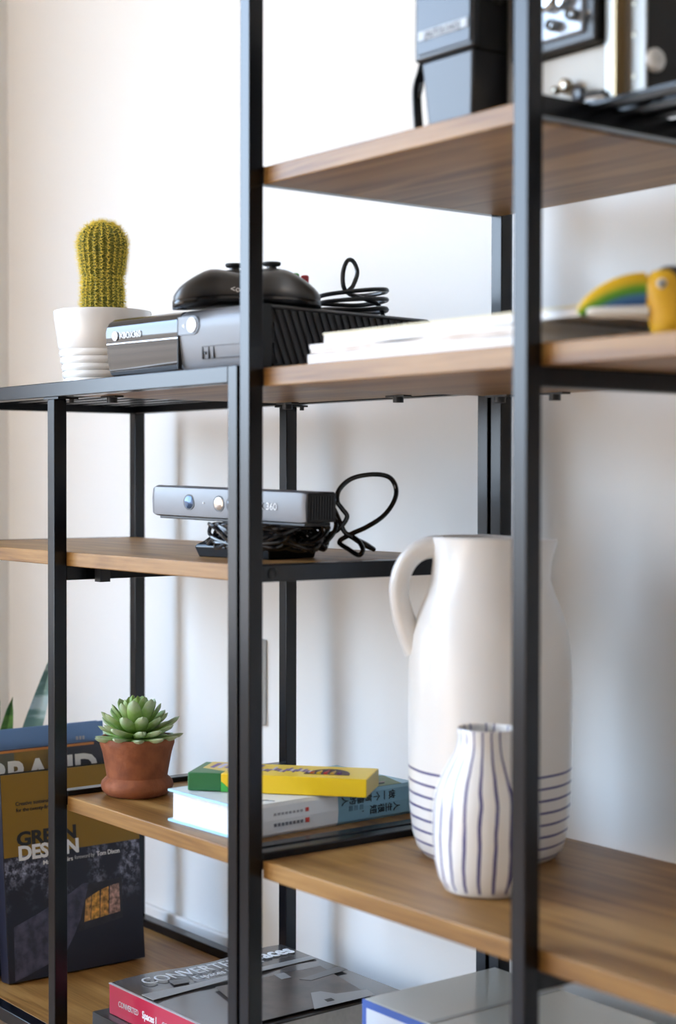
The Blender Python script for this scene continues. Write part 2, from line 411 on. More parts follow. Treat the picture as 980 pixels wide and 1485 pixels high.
# ------------------------------------------------------------------ jug and bottle vase
def striped(name, kind):
    m = bpy.data.materials.new(name); m.use_nodes = True; nt = m.node_tree; b = nt.nodes['Principled BSDF']; N = nt.nodes.new; L = nt.links.new
    t = N('ShaderNodeTexCoord'); s_ = N('ShaderNodeSeparateXYZ'); n = N('ShaderNodeTexNoise'); n.inputs['Scale'].default_value = 9 if kind == 'ring' else 14
    L(t.outputs['Object'], s_.inputs[0]); L(t.outputs['Object'], n.inputs['Vector'])
    def mth(op, a, b_=None, c=None):
        q = N('ShaderNodeMath'); q.operation = op
        for i, x in enumerate((a, b_, c)):
            if x is None: continue
            if isinstance(x, (int, float)): q.inputs[i].default_value = x
            else: L(x, q.inputs[i])
        return q.outputs[0]
    wob = mth('SUBTRACT', n.outputs['Fac'], .5)
    if kind == 'ring':
        z = mth('MULTIPLY_ADD', wob, .006, s_.outputs['Z'])
        k = mth('DIVIDE', mth('SUBTRACT', z, .0005), .0142)           # ring pitch
        fr_ = mth('ABSOLUTE', mth('SUBTRACT', mth('FRACT', k), .5))
        line = mth('LESS_THAN', fr_, .095)
        rng = mth('MULTIPLY', mth('GREATER_THAN', k, 0.0), mth('LESS_THAN', k, 8.0))
        line = mth('MULTIPLY', line, rng)
    else:
        an = mth('ARCTAN2', s_.outputs['Y'], s_.outputs['X'])
        an = mth('MULTIPLY_ADD', wob, .22, an)
        k = mth('MULTIPLY', mth('ADD', an, .12), 21/(2*PI))
        fr_ = mth('ABSOLUTE', mth('SUBTRACT', mth('FRACT', k), .5))
        idx = mth('FLOOR', k)
        long_ = mth('GREATER_THAN', mth('FRACT', mth('MULTIPLY', idx, .3334)), .25)   # every third line stops below the neck
        lim = mth('MULTIPLY_ADD', long_, .10, .118)
        line = mth('MULTIPLY', mth('LESS_THAN', fr_, .105), mth('LESS_THAN', s_.outputs['Z'], lim))
        line = mth('MULTIPLY', line, mth('GREATER_THAN', s_.outputs['Z'], .006))
    mx = N('ShaderNodeMix'); mx.data_type = 'RGBA'
    L(line, mx.inputs[0]); mx.inputs[6].default_value = (.80, .775, .74, 1); mx.inputs[7].default_value = (.025, .018, .17, 1)
    L(mx.outputs[2], b.inputs['Base Color'])
    n2 = N('ShaderNodeTexNoise'); n2.inputs['Scale'].default_value = 22; n2.inputs['Detail'].default_value = 2
    bp = N('ShaderNodeBump'); bp.inputs['Strength'].default_value = .25; bp.inputs['Distance'].default_value = .003
    L(t.outputs['Object'], n2.inputs['Vector']); L(n2.outputs['Fac'], bp.inputs['Height']); L(bp.outputs[0], b.inputs['Normal'])
    setin(b, 'Roughness', .28); setin(b, 'Coat Weight', .3); setin(b, 'Coat Roughness', .15)
    return m
JM = striped('jug_glaze', 'ring'); VM = striped('vase_glaze', 'line')
jz = Z(-.452)
jug = thing('ceramic_jug', (-1.477, 1.36, jz), 'tall white ceramic jug with blue rings round its base and a loop handle', 'jug')
prof = [(0, .004), (.070, .004), (.074, .0), (.080, .002), (.088, .012), (.093, .028), (.0965, .06), (.098, .10), (.0985, .16), (.0985, .21), (.0975, .235),
        (.094, .266), (.089, .284), (.083, .300), (.077, .315), (.0715, .332), (.0695, .352), (.0695, .370), (.0705, .379), (.0690, .381), (.0665, .379), (.066, .352), (.068, .33), (.088, .27), (.092, .2), (.09, .03), (0, .02)]
n = 64; rings = []
spx = Vector((RR.x, RR.y)).normalized()                  # spout points along the shelf, handle the other way
sa = math.atan2(spx.y, spx.x)
for (r_, z_) in prof:
    lp = []
    for k in range(n):
        a = 2*PI*k/n
        k_s = max(0, math.cos(a-sa))**14 * max(0, (z_-.335)/.045) if z_ > .335 else 0
        rr = r_ + .010*k_s
        zz = z_ - (.004*max(0, math.cos(a-sa)) - .002 if z_ > .365 else 0)
        lp.append(Vector((rr*math.cos(a), rr*math.sin(a), zz)))
    rings.append(lp)
MB().rings(rings, cap=False).build('body', JM, jug)
h = Vector((-spx.x, -spx.y, 0))
def hp(r_, z_): return h*r_ + Vector((0, 0, z_))
hpts = catmull([hp(.058, .370), hp(.074, .370), hp(.092, .361), hp(.105, .343), hp(.110, .318), hp(.106, .292), hp(.098, .268), hp(.088, .245)], 6)
MB().tube(hpts, .0125, 14, taper=lambda t: 1.15-.25*math.sin(PI*t)+.12*t).build('handle', mat('jug_plain', (.80, .775, .74), .28, coat=.3), jug)

vase = thing('bottle_vase', (-1.348, 1.237, jz), 'small white bottle vase with vertical blue stripes in front of the tall jug', 'vase')
vp = [(0, .004), (.036, .004), (.040, .0), (.046, .003), (.053, .016), (.057, .035), (.0592, .060), (.0592, .085), (.058, .103), (.0545, .116), (.049, .129), (.0425, .141), (.0365, .151), (.0332, .161), (.0325, .170),
      (.0335, .1775), (.0328, .179), (.031, .1775), (.030, .168), (.033, .15), (.054, .10), (.055, .04), (0, .012)]
rings = []
for (r_, z_) in vp:
    rings.append([Vector((r_*(1+.012*math.sin(3*a+z_*30))*math.cos(a), r_*(1+.012*math.sin(3*a+z_*30))*math.sin(a), z_)) for a in [2*PI*k/56 for k in range(56)]])
MB().rings(rings, cap=False).build('body', VM, vase)

# ------------------------------------------------------------------ potted succulent
TERRA = mat('terracotta', (.31, .094, .032), .75, col2=(.20, .055, .018), vscale=45, bump=.5, bscale=160)
su = thing('potted_succulent', (-2.046, 1.206, Z(-.449)), 'green rosette succulent in a terracotta pot on the lower wooden shelf', 'potted plant')
tp = [(0, .001), (.038, .0), (.044, .002), (.0495, .008), (.0515, .014), (.0500, .020), (.0455, .0245), (.0430, .027), (.0440, .034), (.0462, .046), (.0488, .060), (.0508, .067), (.0528, .073), (.0532, .079), (.0520, .0825), (.049, .082), (.0475, .074), (0, .073)]
MB().lathe(tp, 64, None, False, False).build('pot', TERRA, su)
MB().lathe([(.0478, .071), (.030, .077), (.0, .080)], 32, None, False, False).build('soil', mat('soil', (.05, .035, .022), .95, bump=.8, bscale=200), su)
def leafmesh(name, L_, W_, T_, m, seg=10, nu=12):
    rings = []
    for i in range(seg+1):
        t = i/seg
        wv = W_*(0.42+.58*math.sin(PI*min(1, t*.80+.14)))*(1 if t < .82 else max(.06, math.sqrt(max(0, 1-((t-.82)/.18)**2))))
        tv = T_*(1-.35*t)*(1 if t < .84 else max(.08, math.sqrt(max(0, 1-((t-.84)/.16)**2))))
        lift = .16*L_*t*t
        rings.append([Vector((wv*math.cos(a), L_*t, lift + tv*math.sin(a)*(1.0 if math.sin(a) < 0 else .55) + .10*wv*math.cos(a)**2)) for a in [2*PI*k/nu for k in range(nu)]])
    mb = MB().rings(rings); o = mb.build(name, m, None); me = o.data; bpy.data.objects.remove(o); return me
def leafmat():
    m = bpy.data.materials.new('succulent_leaf'); m.use_nodes = True; nt = m.node_tree; b = nt.nodes['Principled BSDF']; N = nt.nodes.new; L = nt.links.new
    t = N('ShaderNodeTexCoord'); s_ = N('ShaderNodeSeparateXYZ'); L(t.outputs['Object'], s_.inputs[0])
    n = N('ShaderNodeTexNoise'); n.inputs['Scale'].default_value = 70; L(t.outputs['Object'], n.inputs['Vector'])
    a = N('ShaderNodeMath'); a.operation = 'MULTIPLY_ADD'; a.inputs[1].default_value = 20; L(s_.outputs['Y'], a.inputs[0])
    sub = N('ShaderNodeMath'); sub.operation = 'SUBTRACT'; sub.inputs[1].default_value = .62; L(n.outputs['Fac'], sub.inputs[0]); L(sub.outputs[0], a.inputs[2])
    r = N('ShaderNodeValToRGB')
    r.color_ramp.elements[0].position = .05; r.color_ramp.elements[0].color = (.19, .36, .035, 1)
    r.color_ramp.elements[1].position = .95; r.color_ramp.elements[1].color = (.50, .58, .41, 1)
    e = r.color_ramp.elements.new(.45); e.color = (.27, .42, .11, 1)
    L(a.outputs[0], r.inputs[0]); L(r.outputs[0], b.inputs['Base Color']); setin(b, 'Roughness', .5)
    setin(b, 'Subsurface Weight', 0.0)
    return m
LM = leafmat()
LFS = [leafmesh('leaf', .054, .0104, .0056, LM), leafmesh('leaf', .049, .0104, .0060, LM), leafmesh('leaf', .040, .0098, .0062, LM), leafmesh('leaf', .029, .0088, .0064, LM)]
rnd = random.Random(11)
ga = 0.0
for tier, (cnt, elev, mi, rad0, z0) in enumerate(((12, -3, 0, .010, .080), (12, 10, 0, .008, .084), (10, 26, 1, .006, .089), (8, 43, 1, .005, .094), (6, 60, 2, .003, .101), (4, 76, 3, .001, .110))):
    for k in range(cnt):
        a = ga + 2*PI*k/cnt + rnd.uniform(-.10, .10)
        e = rad(elev + rnd.uniform(-6, 6)); sc = rnd.uniform(.90, 1.10)
        o = bpy.data.objects.new('leaf', LFS[mi]); COL.objects.link(o); o.parent = su
        o.matrix_local = Matrix.Translation((rad0*math.cos(a), rad0*math.sin(a), z0)) @ Matrix.Rotation(a-PI/2, 4, 'Z') @ Matrix.Rotation(e, 4, 'X') @ Matrix.Scale(sc, 4)
    ga += 1.1

# ------------------------------------------------------------------ potted cactus
WGL = mat('white_glaze', (.83, .82, .80), .16, coat=.4)
cz = Z(.134)
cc = on_y(149, 560, 1.235)
ca = thing('potted_cactus', (cc.x, 1.235, cz), 'small yellow-spined column cactus in a white ribbed ceramic pot', 'potted plant')
pp = [(0, .001), (.054, .0), (.0565, .002)]
for i in range(5):
    zb = .004+i*.0105; rb = .0575+i*.0016
    pp += [(rb-.0012, zb), (rb+.0005, zb+.003), (rb+.0007, zb+.007), (rb-.001, zb+.0100)]
pp += [(.0655, .059), (.0685, .080), (.0715, .100), (.0730, .112), (.0722, .1145), (.070, .1145), (.0685, .110), (.066, .095), (0, .094)]
MB().lathe(pp, 72, None, False, False).build('pot', WGL, ca)
MB().lathe([(.066, .0945), (.03, .098), (0, .099)], 32, None, False, False).build('soil', mat('soil', ()), ca)
NR = 22
def cact_r(z_):      # bulb on a slightly narrower column
    if z_ < .170: return .0270+.0022*math.sin(PI*min(1, (z_-.09)/.080))
    t = (z_-.170)/.077
    return .0285+.0065*math.sin(min(t, 1)*PI*.62+.1) if t < .55 else .0349*math.sqrt(max(0, 1-((t-.55)/.47)**2))
rings = []; prev = 0
zs = [.09+i*(.0068) for i in range(24)]
for z_ in zs:
    r_ = max(.0015, cact_r(z_)); loop = []
    for k in range(NR*6):
        a = 2*PI*k/(NR*6); loop.append(Vector(((r_*(1+.055*math.cos(NR*a)))*math.cos(a), (r_*(1+.055*math.cos(NR*a)))*math.sin(a), z_)))
    rings.append(loop)
MB().rings(rings).build('stem', mat('cactus_skin', (.15, .155, .022), .7, col2=(.09, .105, .015), vscale=90), ca)
sp_ = MB(); rnd = random.Random(3)
for k in range(NR):
    a0 = 2*PI*k/NR
    for z_ in [.098+.0046*i for i in range(33)]:
        r_ = cact_r(min(z_, .2465))*1.05
        if z_ > .247: continue
        b0 = Vector((r_*math.cos(a0), r_*math.sin(a0), z_)); slope = (cact_r(min(z_+.003, .2465))-cact_r(z_))/.003
        nrm = Vector((math.cos(a0), math.sin(a0), -max(-3, min(3, slope)))).normalized()
        for q in range(13):
            d = (nrm*rnd.uniform(.35, 1) + Vector((rnd.gauss(0, .75), rnd.gauss(0, .75), rnd.gauss(.15, .6)))).normalized()
            if d.dot(nrm) < .05: d = (d + nrm*.6).normalized()
            l = rnd.uniform(.005, .0105); s1 = d.orthogonal().normalized()*.00030; s2 = d.cross(s1)
            sp_.add([b0+s1, b0-s1*.5+s2*.87, b0-s1*.5-s2*.87, b0+d*l], [(0, 1, 3), (1, 2, 3), (2, 0, 3)])
for q in range(420):
    a0 = rnd.uniform(0, 2*PI); t = rnd.uniform(0, .024); b0 = Vector((t*math.cos(a0), t*math.sin(a0), .2455-.012*(t/.024)**2))
    d = Vector((rnd.gauss(0, .5), rnd.gauss(0, .5), 1)).normalized(); l = rnd.uniform(.006, .012); s1 = d.orthogonal().normalized()*.0003; s2 = d.cross(s1)
    sp_.add([b0+s1, b0-s1*.5+s2*.87, b0-s1*.5-s2*.87, b0+d*l], [(0, 1, 3), (1, 2, 3), (2, 0, 3)])
tag(sp_.build('spines', mat('cactus_spine', (.95, .76, .12), .6), ca), None, None, None, 'stuff')

# ------------------------------------------------------------------ game console
GX, GW, GD_, GH = (-1.953, 1.103), .300, .315, .078
gc = thing('game_console', (GX[0], GX[1], cz), 'flat game console with mirrored front panel and black ribbed side on the low unit', 'game console', rad(6))
fp = [(.018, .0), (.008, .003), (.0045, .010), (.0016, .032), (-.0006, .052), (-.0006, .060), (.0012, .066), (.005, .072), (.014, .0775), (.03, GH)]
def front(mb, x0, x1, off=0.0):
    pr = fp + [(.03, .0)]
    M = Matrix(((0, 0, 1, 0), (1, 0, 0, off), (0, 1, 0, 0), (0, 0, 0, 1)))
    mb.prism(pr, x0, x1, M, True); return mb
SPL = .158
SATIN = mat('satin_silver', (.18, .185, .20), .38, 0.0, .5)
MIRR = mat('mirror_plastic', (.022, .018, .016), .05, 0.0, .55)
MB().box(.002, GW, .03, GD_, .002, GH).build('body', mat('console_black', (.008, .008, .009), .45), gc, bevel=.006, seg=3)
front(MB(), .002, SPL).build('mirror_panel', MIRR, gc)
front(MB(), SPL+.0006, GW).build('satin_panel', SATIN, gc)
front(MB(), GW, GW+.0016).build('panel_end', mat('console_black', ()), gc)
MB().lathe([(.004, .0), (.004, GH-.02)], 12, Matrix.Translation((.003, .020, .01))).build('edge_strip', MIRR, gc)
for z_, tt in ((.0665, .0009), (.0435, .0004)):
    yy = -.0006+.0035*(z_ > .06)-.0006
    MB().box(.004, SPL-.001, yy, yy+.002, z_-tt, z_+tt).build('tray_line', BLACKM if tt > .0005 else CHROME, gc)
MB().box(SPL-.0004, SPL+.0010, -.0022, .004, .004, .070).build('panel_gap', BLACKM, gc)
# power button in a rounded tab
tab = [(0, .046), (.030, .046)] + [(.030+.0115*math.sin(a), .0575-.0115*math.cos(a)) for a in [PI*k/12 for k in range(1, 12)]] + [(.030, .069), (0, .069)]
M = Matrix(((1, 0, 0, SPL+.001), (0, 0, -1, .0014), (0, 1, 0, 0), (0, 0, 0, 1)))
M = M @ Matrix.Identity(4)
pt = MB().prism([(x_, z_) for x_, z_ in tab], 0, .0030, M).build('button_tab', mat('tab_rim', (.06, .06, .08), .3), gc)
tab2 = [(x_*.955, .0575+(z_-.0575)*.92) for x_, z_ in tab]
MB().prism(tab2, .0030, .0034, M).build('tab_face', SATIN, pt)
MB().prism([(.028+.0092*math.cos(a), .0575+.0092*math.sin(a)) for a in [2*PI*k/28 for k in range(28)]], .003, .0046, M).build('power_button', mat('button_white', (.88, .88, .9), .3), pt)
MB().prism([(.0085, .0575), (.0125, .0605), (.0125, .0545)], .0034, .0038, M).build('eject_mark', WHITEINK, pt)
# flap outline
x0f, x1f, z0f, z1f = SPL+.045, SPL+.122, .014, .030
ln = MB()
for (a, b, c, d) in ((x0f, x1f, z0f, z0f+.0006), (x0f, x1f, z1f-.0006, z1f), (x0f, x0f+.0008, z0f, z1f), (x1f-.0008, x1f, z0f, z1f), (x0f+.012, x0f+.0127, z0f, z1f), (x0f+.022, x0f+.0224, z0f, z1f)):
    ln.box(a, b, .0012, .005, c, d)
ln.build('flap_outline', BLACKM, gc)
MB().box(x0f+.004, x0f+.007, .0012, .005, .020, .0235).build('flap_mark', BLACKM, gc)
Ml = frame((.034, -.0019, .0495), (1, 0, 0), (0, 0, 1))
lettering('logo_lettering', 'XBOX360', .0118, Ml, WHITEINK, gc, bold=.0, width=.046)
em = MB().prism([(.0235+.0062*math.cos(a), .0535+.0062*math.sin(a)) for a in [2*PI*k/26 for k in range(26)]], 0, .0006, Matrix(((1, 0, 0, 0), (0, 0, -1, -.0014), (0, 1, 0, 0), (0, 0, 0, 1)))).build('logo_emblem', WHITEINK, gc)
for s_ in (-1, 1):
    MB().box(-.0055, .0055, -.0023, -.0019, -.0006, .0006, Matrix.Translation((.0235, 0, .0535)) @ Matrix.Rotation(s_*rad(52), 4, 'Y')).build('emblem_stroke', mat('emblem_grey', (.35, .34, .34), .4), em)
# ribbed side: panel with diagonal ribs
slant = .42; RIBM = mat('rib_black', (.035, .035, .038), .5)
for k in range(-3, 28):
    z0_, z1_ = .006, GH-.006; y0 = .036+k*.0122; lo, hi = .034, GD_-.010
    poly = []
    N_ = 8
    L0 = []; L1 = []
    for i in range(N_+1):
        zz_ = z0_+(z1_-z0_)*i/N_; c_ = y0+slant*(z1_-zz_)
        a_, b_ = max(lo, c_), min(hi, c_+.0058)
        if b_-a_ > .0006: L0.append((a_, zz_)); L1.append((b_, zz_))
    if len(L0) < 2: continue
    M = Matrix(((0, 0, 1, GW), (1, 0, 0, 0), (0, 1, 0, 0), (0, 0, 0, 1)))
    MB().prism(L0+L1[::-1], -.001, .0022, M).build('side_rib', RIBM, gc)
for (a, b, c, d) in ((.032, GD_-.006, .0725, GH-.003), (.032, GD_-.006, .002, .006)):
    MB().box(GW-.001, GW+.003, a, b, c, d).build('side_rim', mat('console_black', ()), gc, bevel=.0008)

# ------------------------------------------------------------------ game controller on the console
gz = cz + GH
ctr = at_d(360, 440, 2.125)
co = thing('game_controller', (ctr.x, ctr.y, gz), 'black wired game controller lying on the flat game console', 'game controller', math.atan2(RR.y, RR.x))
CB = mat('controller_grey', (.045, .043, .041), .36)
CBL = mat('controller_gloss', (.010, .010, .011), .2)
# body: lateral axis x, grips reach towards -y
rings = []; NS = 30
for i in range(NS+1):
    t = -1+2*i/NS; x_ = .0925*math.sin(t*PI/2); a = abs(x_)/.0925
    grip = max(0, (a-.42)/.58); e = math.sqrt(max(0.0, 1-a**6))
    yc = -.006-.020*grip; hy = (.036+.010*grip)*max(.10, math.sqrt(max(0, 1-max(0, (a-.55)/.46)**2)))
    zt_ = (.047-.004*a*a+.007*math.exp(-((a-.45)/.25)**2))*max(.30, math.sqrt(max(0, 1-max(0, (a-.45)/.60)**2)))
    zb_ = .010*(1-grip)*.8
    lp = []
    for k in range(24):
        an = 2*PI*k/24; c_, s_ = math.cos(an), math.sin(an)
        cs = math.copysign(abs(c_)**.75, c_); ss = math.copysign(abs(s_)**.75, s_)
        zm = (zt_+zb_)/2; lp.append(Vector((x_, yc+hy*cs, zm+(zt_-zb_)/2*ss)))
    rings.append(lp)
MB().rings(rings).build('body', CB, co)
# glossy lower shell
rings = []
for i in range(NS+1):
    t = -1+2*i/NS; x_ = .0935*math.sin(t*PI/2); a = abs(x_)/.0935
    grip = max(0, (a-.42)/.58)
    yc = -.006-.020*grip; hy = (.0375+.0105*grip)*max(.10, math.sqrt(max(0, 1-max(0, (a-.55)/.46)**2)))
    zt_ = .022*max(.3, 1-.45*a*a); zb_ = .008*(1-grip)*.6
    rings.append([Vector((x_, yc+hy*math.cos(an), (zt_+zb_)/2+(zt_-zb_)/2*math.copysign(abs(math.sin(an))**.6, math.sin(an)))) for an in [2*PI*k/24 for k in range(24)]])
MB().rings(rings).build('lower_shell', CBL, co)
for (x_, y_, zb) in ((-.018, .006, .0530), (.030, -.006, .0535)):
    st = MB().lathe([(.0185, zb-.014), (.0165, zb-.003), (.0140, zb), (.0065, zb+.001), (.0060, zb+.005)], 24, Matrix.Translation((x_, y_, 0))).build('stick_base', CB, co)
    MB().lathe([(.0065, zb+.004), (.0105, zb+.0050), (.0120, zb+.0072), (.0114, zb+.0092), (.0080, zb+.0088), (.003, zb+.0082), (0, zb+.0082)], 24, Matrix.Translation((x_, y_, 0)), True, False).build('thumb_stick', BLACKM, st)
MB().box(-.006, .006, -.002, .002, .048, .0510).box(-.002, .002, -.006, .006, .048, .0510).build('direction_pad', BLACKP, co, bevel=.0006)
for (dx, dy, nm, c_) in ((.012, 0, 'red_button', (.55, .02, .03)), (-.012, 0, 'blue_button', (.03, .08, .4)), (0, .012, 'yellow_button', (.6, .42, .03)), (0, -.012, 'green_button', (.06, .32, .05))):
    MB().lathe([(.0052, .036), (.0052, .0468), (.0038, .0480), (0, .0483)], 16, Matrix.Translation((.060+dx, .006+dy, .001-.10*max(0, dx))), True, False).build(nm, mat('btn_'+nm, c_, .25, coat=.4), co)
lettering('port_lettering', '<o', .011, frame((-.020, -.0445, .021), (1, 0, 0), (0, 0, 1)), WHITEINK, co, bold=.0)
# its cord, wound into a flat coil behind it and standing up in one loop
cd = []
base = at_d(505, 440, 2.21)
def cp(u, v, d): return tuple(at_d(u, v, d))
zf = gz+.004
cord_pts = [Vector(cp(462, 444, 2.15))]
cord_pts[0].z = zf+.008
rr2 = random.Random(8)
for k in range(20):
    a = PI*1.0 + k*2*PI/7.0
    q = base + RR*(.052*math.cos(a)) + Vector((_w.x, _w.y, 0)).normalized()*(.040*math.sin(a))
    cord_pts.append(Vector((q.x, q.y, zf+.0012*k + .004*rr2.random() + .007*(1+math.cos(a*1.0+.6))*(k/20))))
top = cord_pts[-1].z
for (u, v, d) in ((500, 420, 2.20), (497, 398, 2.20), (503, 379, 2.205), (512, 379, 2.21), (518, 395, 2.21), (512, 414, 2.205), (505, 425, 2.2), (530, 434, 2.2), (548, 442, 2.21), (556, 447, 2.22)):
    cord_pts.append(Vector(cp(u, v, d)))
cord_pts[-1].z = zf
tag(MB().tube(catmull(cord_pts, 9), .0030, 8).build('cord', RUBBER, co), 'dark cord coiled behind the controller')
co_inv = loc_of(co)
cobj = [c for c in co.children if c.name.startswith('cord')][0]
cobj.data.transform(co_inv)

# ------------------------------------------------------------------ motion sensor bar
kz = Z(-.104)
kyaw = math.atan2(.1855, .984)
km = Vector((-1.817, 1.204, 0))
ks = thing('motion_sensor_bar', (km.x, km.y, kz), 'grey motion sensor bar with three round lenses on a black wedge base', 'sensor')
ks.rotation_euler.z = kyaw
KL, KH, KD = .286, .0425, .056
tilt = Matrix.Translation((0, 0, .0705)) @ Matrix.Rotation(rad(1.4), 4, 'Y')
def kprof(s_=1.0):
    return [(.004, -.0205), (.0, -.0185), (-.0015, .004), (0, .0185), (.005, .0212), (KD-.004, .0195), (KD, .016), (KD, -.012), (KD-.006, -.018)]
rings = []
for i, x_ in enumerate((-KL/2, -KL/2+.003, -KL/2+.008, 0, KL/2-.008, KL/2-.003, KL/2)):
    sc = (.86, .95, 1, 1, 1, .96, .9)[i]
    rings.append([tilt @ Vector((x_, KD/2+(y_-KD/2)*(sc*.5+.5), z_*sc)) for y_, z_ in kprof()])
KG = mat('sensor_grey', (.13, .13, .142), .30, 0.0, .6)
kb = MB().rings(rings).build('bar', KG, ks)
MB().box(-KL/2+.012, KL/2-.004, .004, KD-.004, -.0235, -.019, tilt).build('bar_underside', BLACKP, ks, bevel=.001)
MB().box(-KL/2+.006, KL/2-.001, KD-.03, KD+.001, -.018, .0200, tilt).build('bar_back', BLACKP, ks, bevel=.002)
MB().box(KL/2-.0008, KL/2+.0012, .004, KD, -.0185, .0185, tilt).build('end_grille', BLACKM, ks, bevel=.002)
gr = MB()
for k in range(9): gr.box(KL/2+.001, KL/2+.0022, .009+k*.005, .0115+k*.005, -.015, .015, tilt)
tag(gr.build('grille_ribs', BLACKP, ks), None, None, None, 'stuff')
Mf = tilt @ Matrix(((1, 0, 0, 0), (0, 0, 1, -.0014), (0, 1, 0, 0), (0, 0, 0, 1)))
def lens(x_, c_, met, rim=.0105):
    l = MB().lathe([(rim, -.001), (rim, .0008)], 26, tilt @ Matrix.Translation((x_, -.0008, 0)) @ Matrix.Rotation(PI/2, 4, 'X')).build('lens_ring', BLACKP, ks)
    MB().lathe([(rim*.86, .0004), (rim*.80, .0012), (rim*.5, .0019), (0, .0022)], 26, tilt @ Matrix.Translation((x_, -.0008, 0)) @ Matrix.Rotation(PI/2, 4, 'X'), True, False).build('lens', mat('lens'+str(x_), c_, .08, met), l)
lens(-.068, (.045, .075, .14), .5); lens(-.011, (.42, .36, .32), .6); lens(.013, (.04, .05, .07), .4)
MB().lathe([(.0011, -.001), (.0011, .0006)], 10, tilt @ Matrix.Translation((-.040, -.0014, 0)) @ Matrix.Rotation(PI/2, 4, 'X')).build('indicator', WHITEINK, ks)
lettering('logo_lettering', 'XBOX 360', .013, tilt @ frame((.036, -.0022, -.0045), (1, 0, 0), (0, 0, 1)), WHITEINK, ks, bold=0)
MB().box(-.022, .030, .014, .046, .020, .052).build('neck', BLACKP, ks, bevel=.004)
by = .028
rings = []
for (z_, x0_, x1_, y0_, y1_) in ((.001, -.050, .080, 0, .085), (.0, -.050, .080, .0, .085), (.014, -.055, .083, -.004, .088), (.017, -.052, .080, -.002, .086), (.033, -.020, .040, .014, .062)):
    rings.append([Vector((x0_, y0_, z_)), Vector((x1_, y0_, z_)), Vector((x1_, y1_, z_)), Vector((x0_, y1_, z_))])
MB().rings(rings[1:], smooth=False).build('base', mat('base_gloss', (.006, .006, .007), .22, 0, .3), ks, bevel=.0015)
for k in range(9):
    q_ = .0235+.004*(k % 2)
    MB().box(-.034+k*.0045, -.0315+k*.0045, .006+.005*(k % 2), .0085+.005*(k % 2), q_-.001, q_+.0022).build('base_print', mat('grey_ink', (.4, .4, .42), .5), ks)
# its cable: strands looped round the base, one loop standing up, two ends lying on the board
kinv = loc_of(ks); cb = MB(); rr2 = random.Random(21)
c0 = Vector((.012, .032, 0)); pts = []
turns = 9
for k in range(turns*10):
    a = k*2*PI/10+.4; q = k/(turns*10)
    rx = .072+.016*math.sin(k*1.7)+.012*rr2.random(); ry = .060+.008*math.sin(k*2.3)
    pts.append(Vector((c0.x+.034+rx*math.cos(a), c0.y+ry*math.sin(a), .006+.034*abs(math.sin(k*.83+.3))*(1-.0*q)+.004)))
cb.tube(catmull(pts, 5), .0027, 7)
pts = []
for k in range(70):
    a = -k*2*PI/9.5; rx = .066+.014*math.sin(k*1.1); ry = .056+.006*math.sin(k*1.9)
    pts.append(Vector((c0.x+.036+rx*math.cos(a), c0.y+ry*math.sin(a), .010+.030*abs(math.sin(k*.57+1.0)))))
cb.tube(catmull(pts, 5), .0027, 7)
loop = [at_d(u, v, d) for u, v, d in ((470, 778, 2.18), (490, 768, 2.17), (503, 750, 2.17), (496, 738, 2.17), (489, 727, 2.17), (492, 710, 2.18), (510, 694, 2.19), (540, 688, 2.2), (564, 692, 2.21), (574, 708, 2.21), (571, 727, 2.2), (556, 748, 2.19), (532, 764, 2.18), (508, 775, 2.175), (492, 786, 2.17), (506, 797, 2.16), (520, 805, 2.15), (526, 797, 2.155), (519, 784, 2.165), (505, 775, 2.175), (522, 787, 2.18), (538, 795, 2.19))]
cb.tube([kinv @ p for p in catmull(loop, 8)], .0033, 8)
l2 = [at_d(u, v, d) for u, v, d in ((478, 728, 2.17), (486, 742, 2.175), (494, 760, 2.17), (500, 772, 2.17), (512, 780, 2.17), (530, 789, 2.185), (542, 797, 2.20))]
cb.tube([kinv @ p for p in catmull(l2, 8)], .0033, 8)
l3 = [at_d(u, v, d) for u, v, d in ((479, 745, 2.16), (487, 757, 2.16), (484, 772, 2.15), (470, 788, 2.14), (450, 800, 2.13))]
cb.tube([kinv @ p for p in catmull(l3, 8)], .0033, 8)
tag(cb.build('cable', mat('gloss_cable', (.008, .008, .009), .2), ks), 'glossy black cable looped behind the base')

# ------------------------------------------------------------------ hardback book and crayon box on the lower shelf
bz = Z(-.449)
BW, BL, BT = .166, .285, .042
hb = thing('hardback_book', (-1.697, 1.152, bz), 'thick white and pale blue hardback book lying under the crayon box', 'book', rad(2.0))
CW = mat('cover_white', (.74, .76, .76), .35); CBU = mat('cover_blue', (.22, .42, .53), .35); CEDGE = mat('cover_edge_blue', (.36, .62, .78), .4)
def coverblock(mb, y0, y1):
    # spine on +x side (x = 0), boards reach to x = -BW; profile in xz
    pr = [(-BW, 0), (-.004, 0), (.0, .004), (.0015, BT/2), (.0, BT-.004), (-.004, BT), (-BW, BT), (-BW, BT-.003), (-.004, BT-.003), (-.0035, BT/2), (-.004, .003), (-BW, .003)]
    M = Matrix(((1, 0, 0, 0), (0, 0, 1, 0), (0, 1, 0, 0), (0, 0, 0, 1)))
    n = len(pr); v0 = [Vector((x_, y0, z_)) for x_, z_ in pr]; v1 = [Vector((x_, y1, z_)) for x_, z_ in pr]
    fs = [(i, (i+1) % n, n+(i+1) % n, n+i) for i in range(n)]
    for a in (0, n):
        fs += [(a+0, a+1, a+10, a+11), (a+1, a+2, a+3, a+9), (a+1, a+9, a+10), (a+3, a+4, a+5, a+9), (a+5, a+8, a+9), (a+5, a+6, a+7, a+8)]
    mb.add(v0+v1, fs); return mb
YS = .150
coverblock(MB(), 0, YS).build('white_cover', CW, hb)
coverblock(MB(), YS, BL).build('blue_cover', CBU, hb)
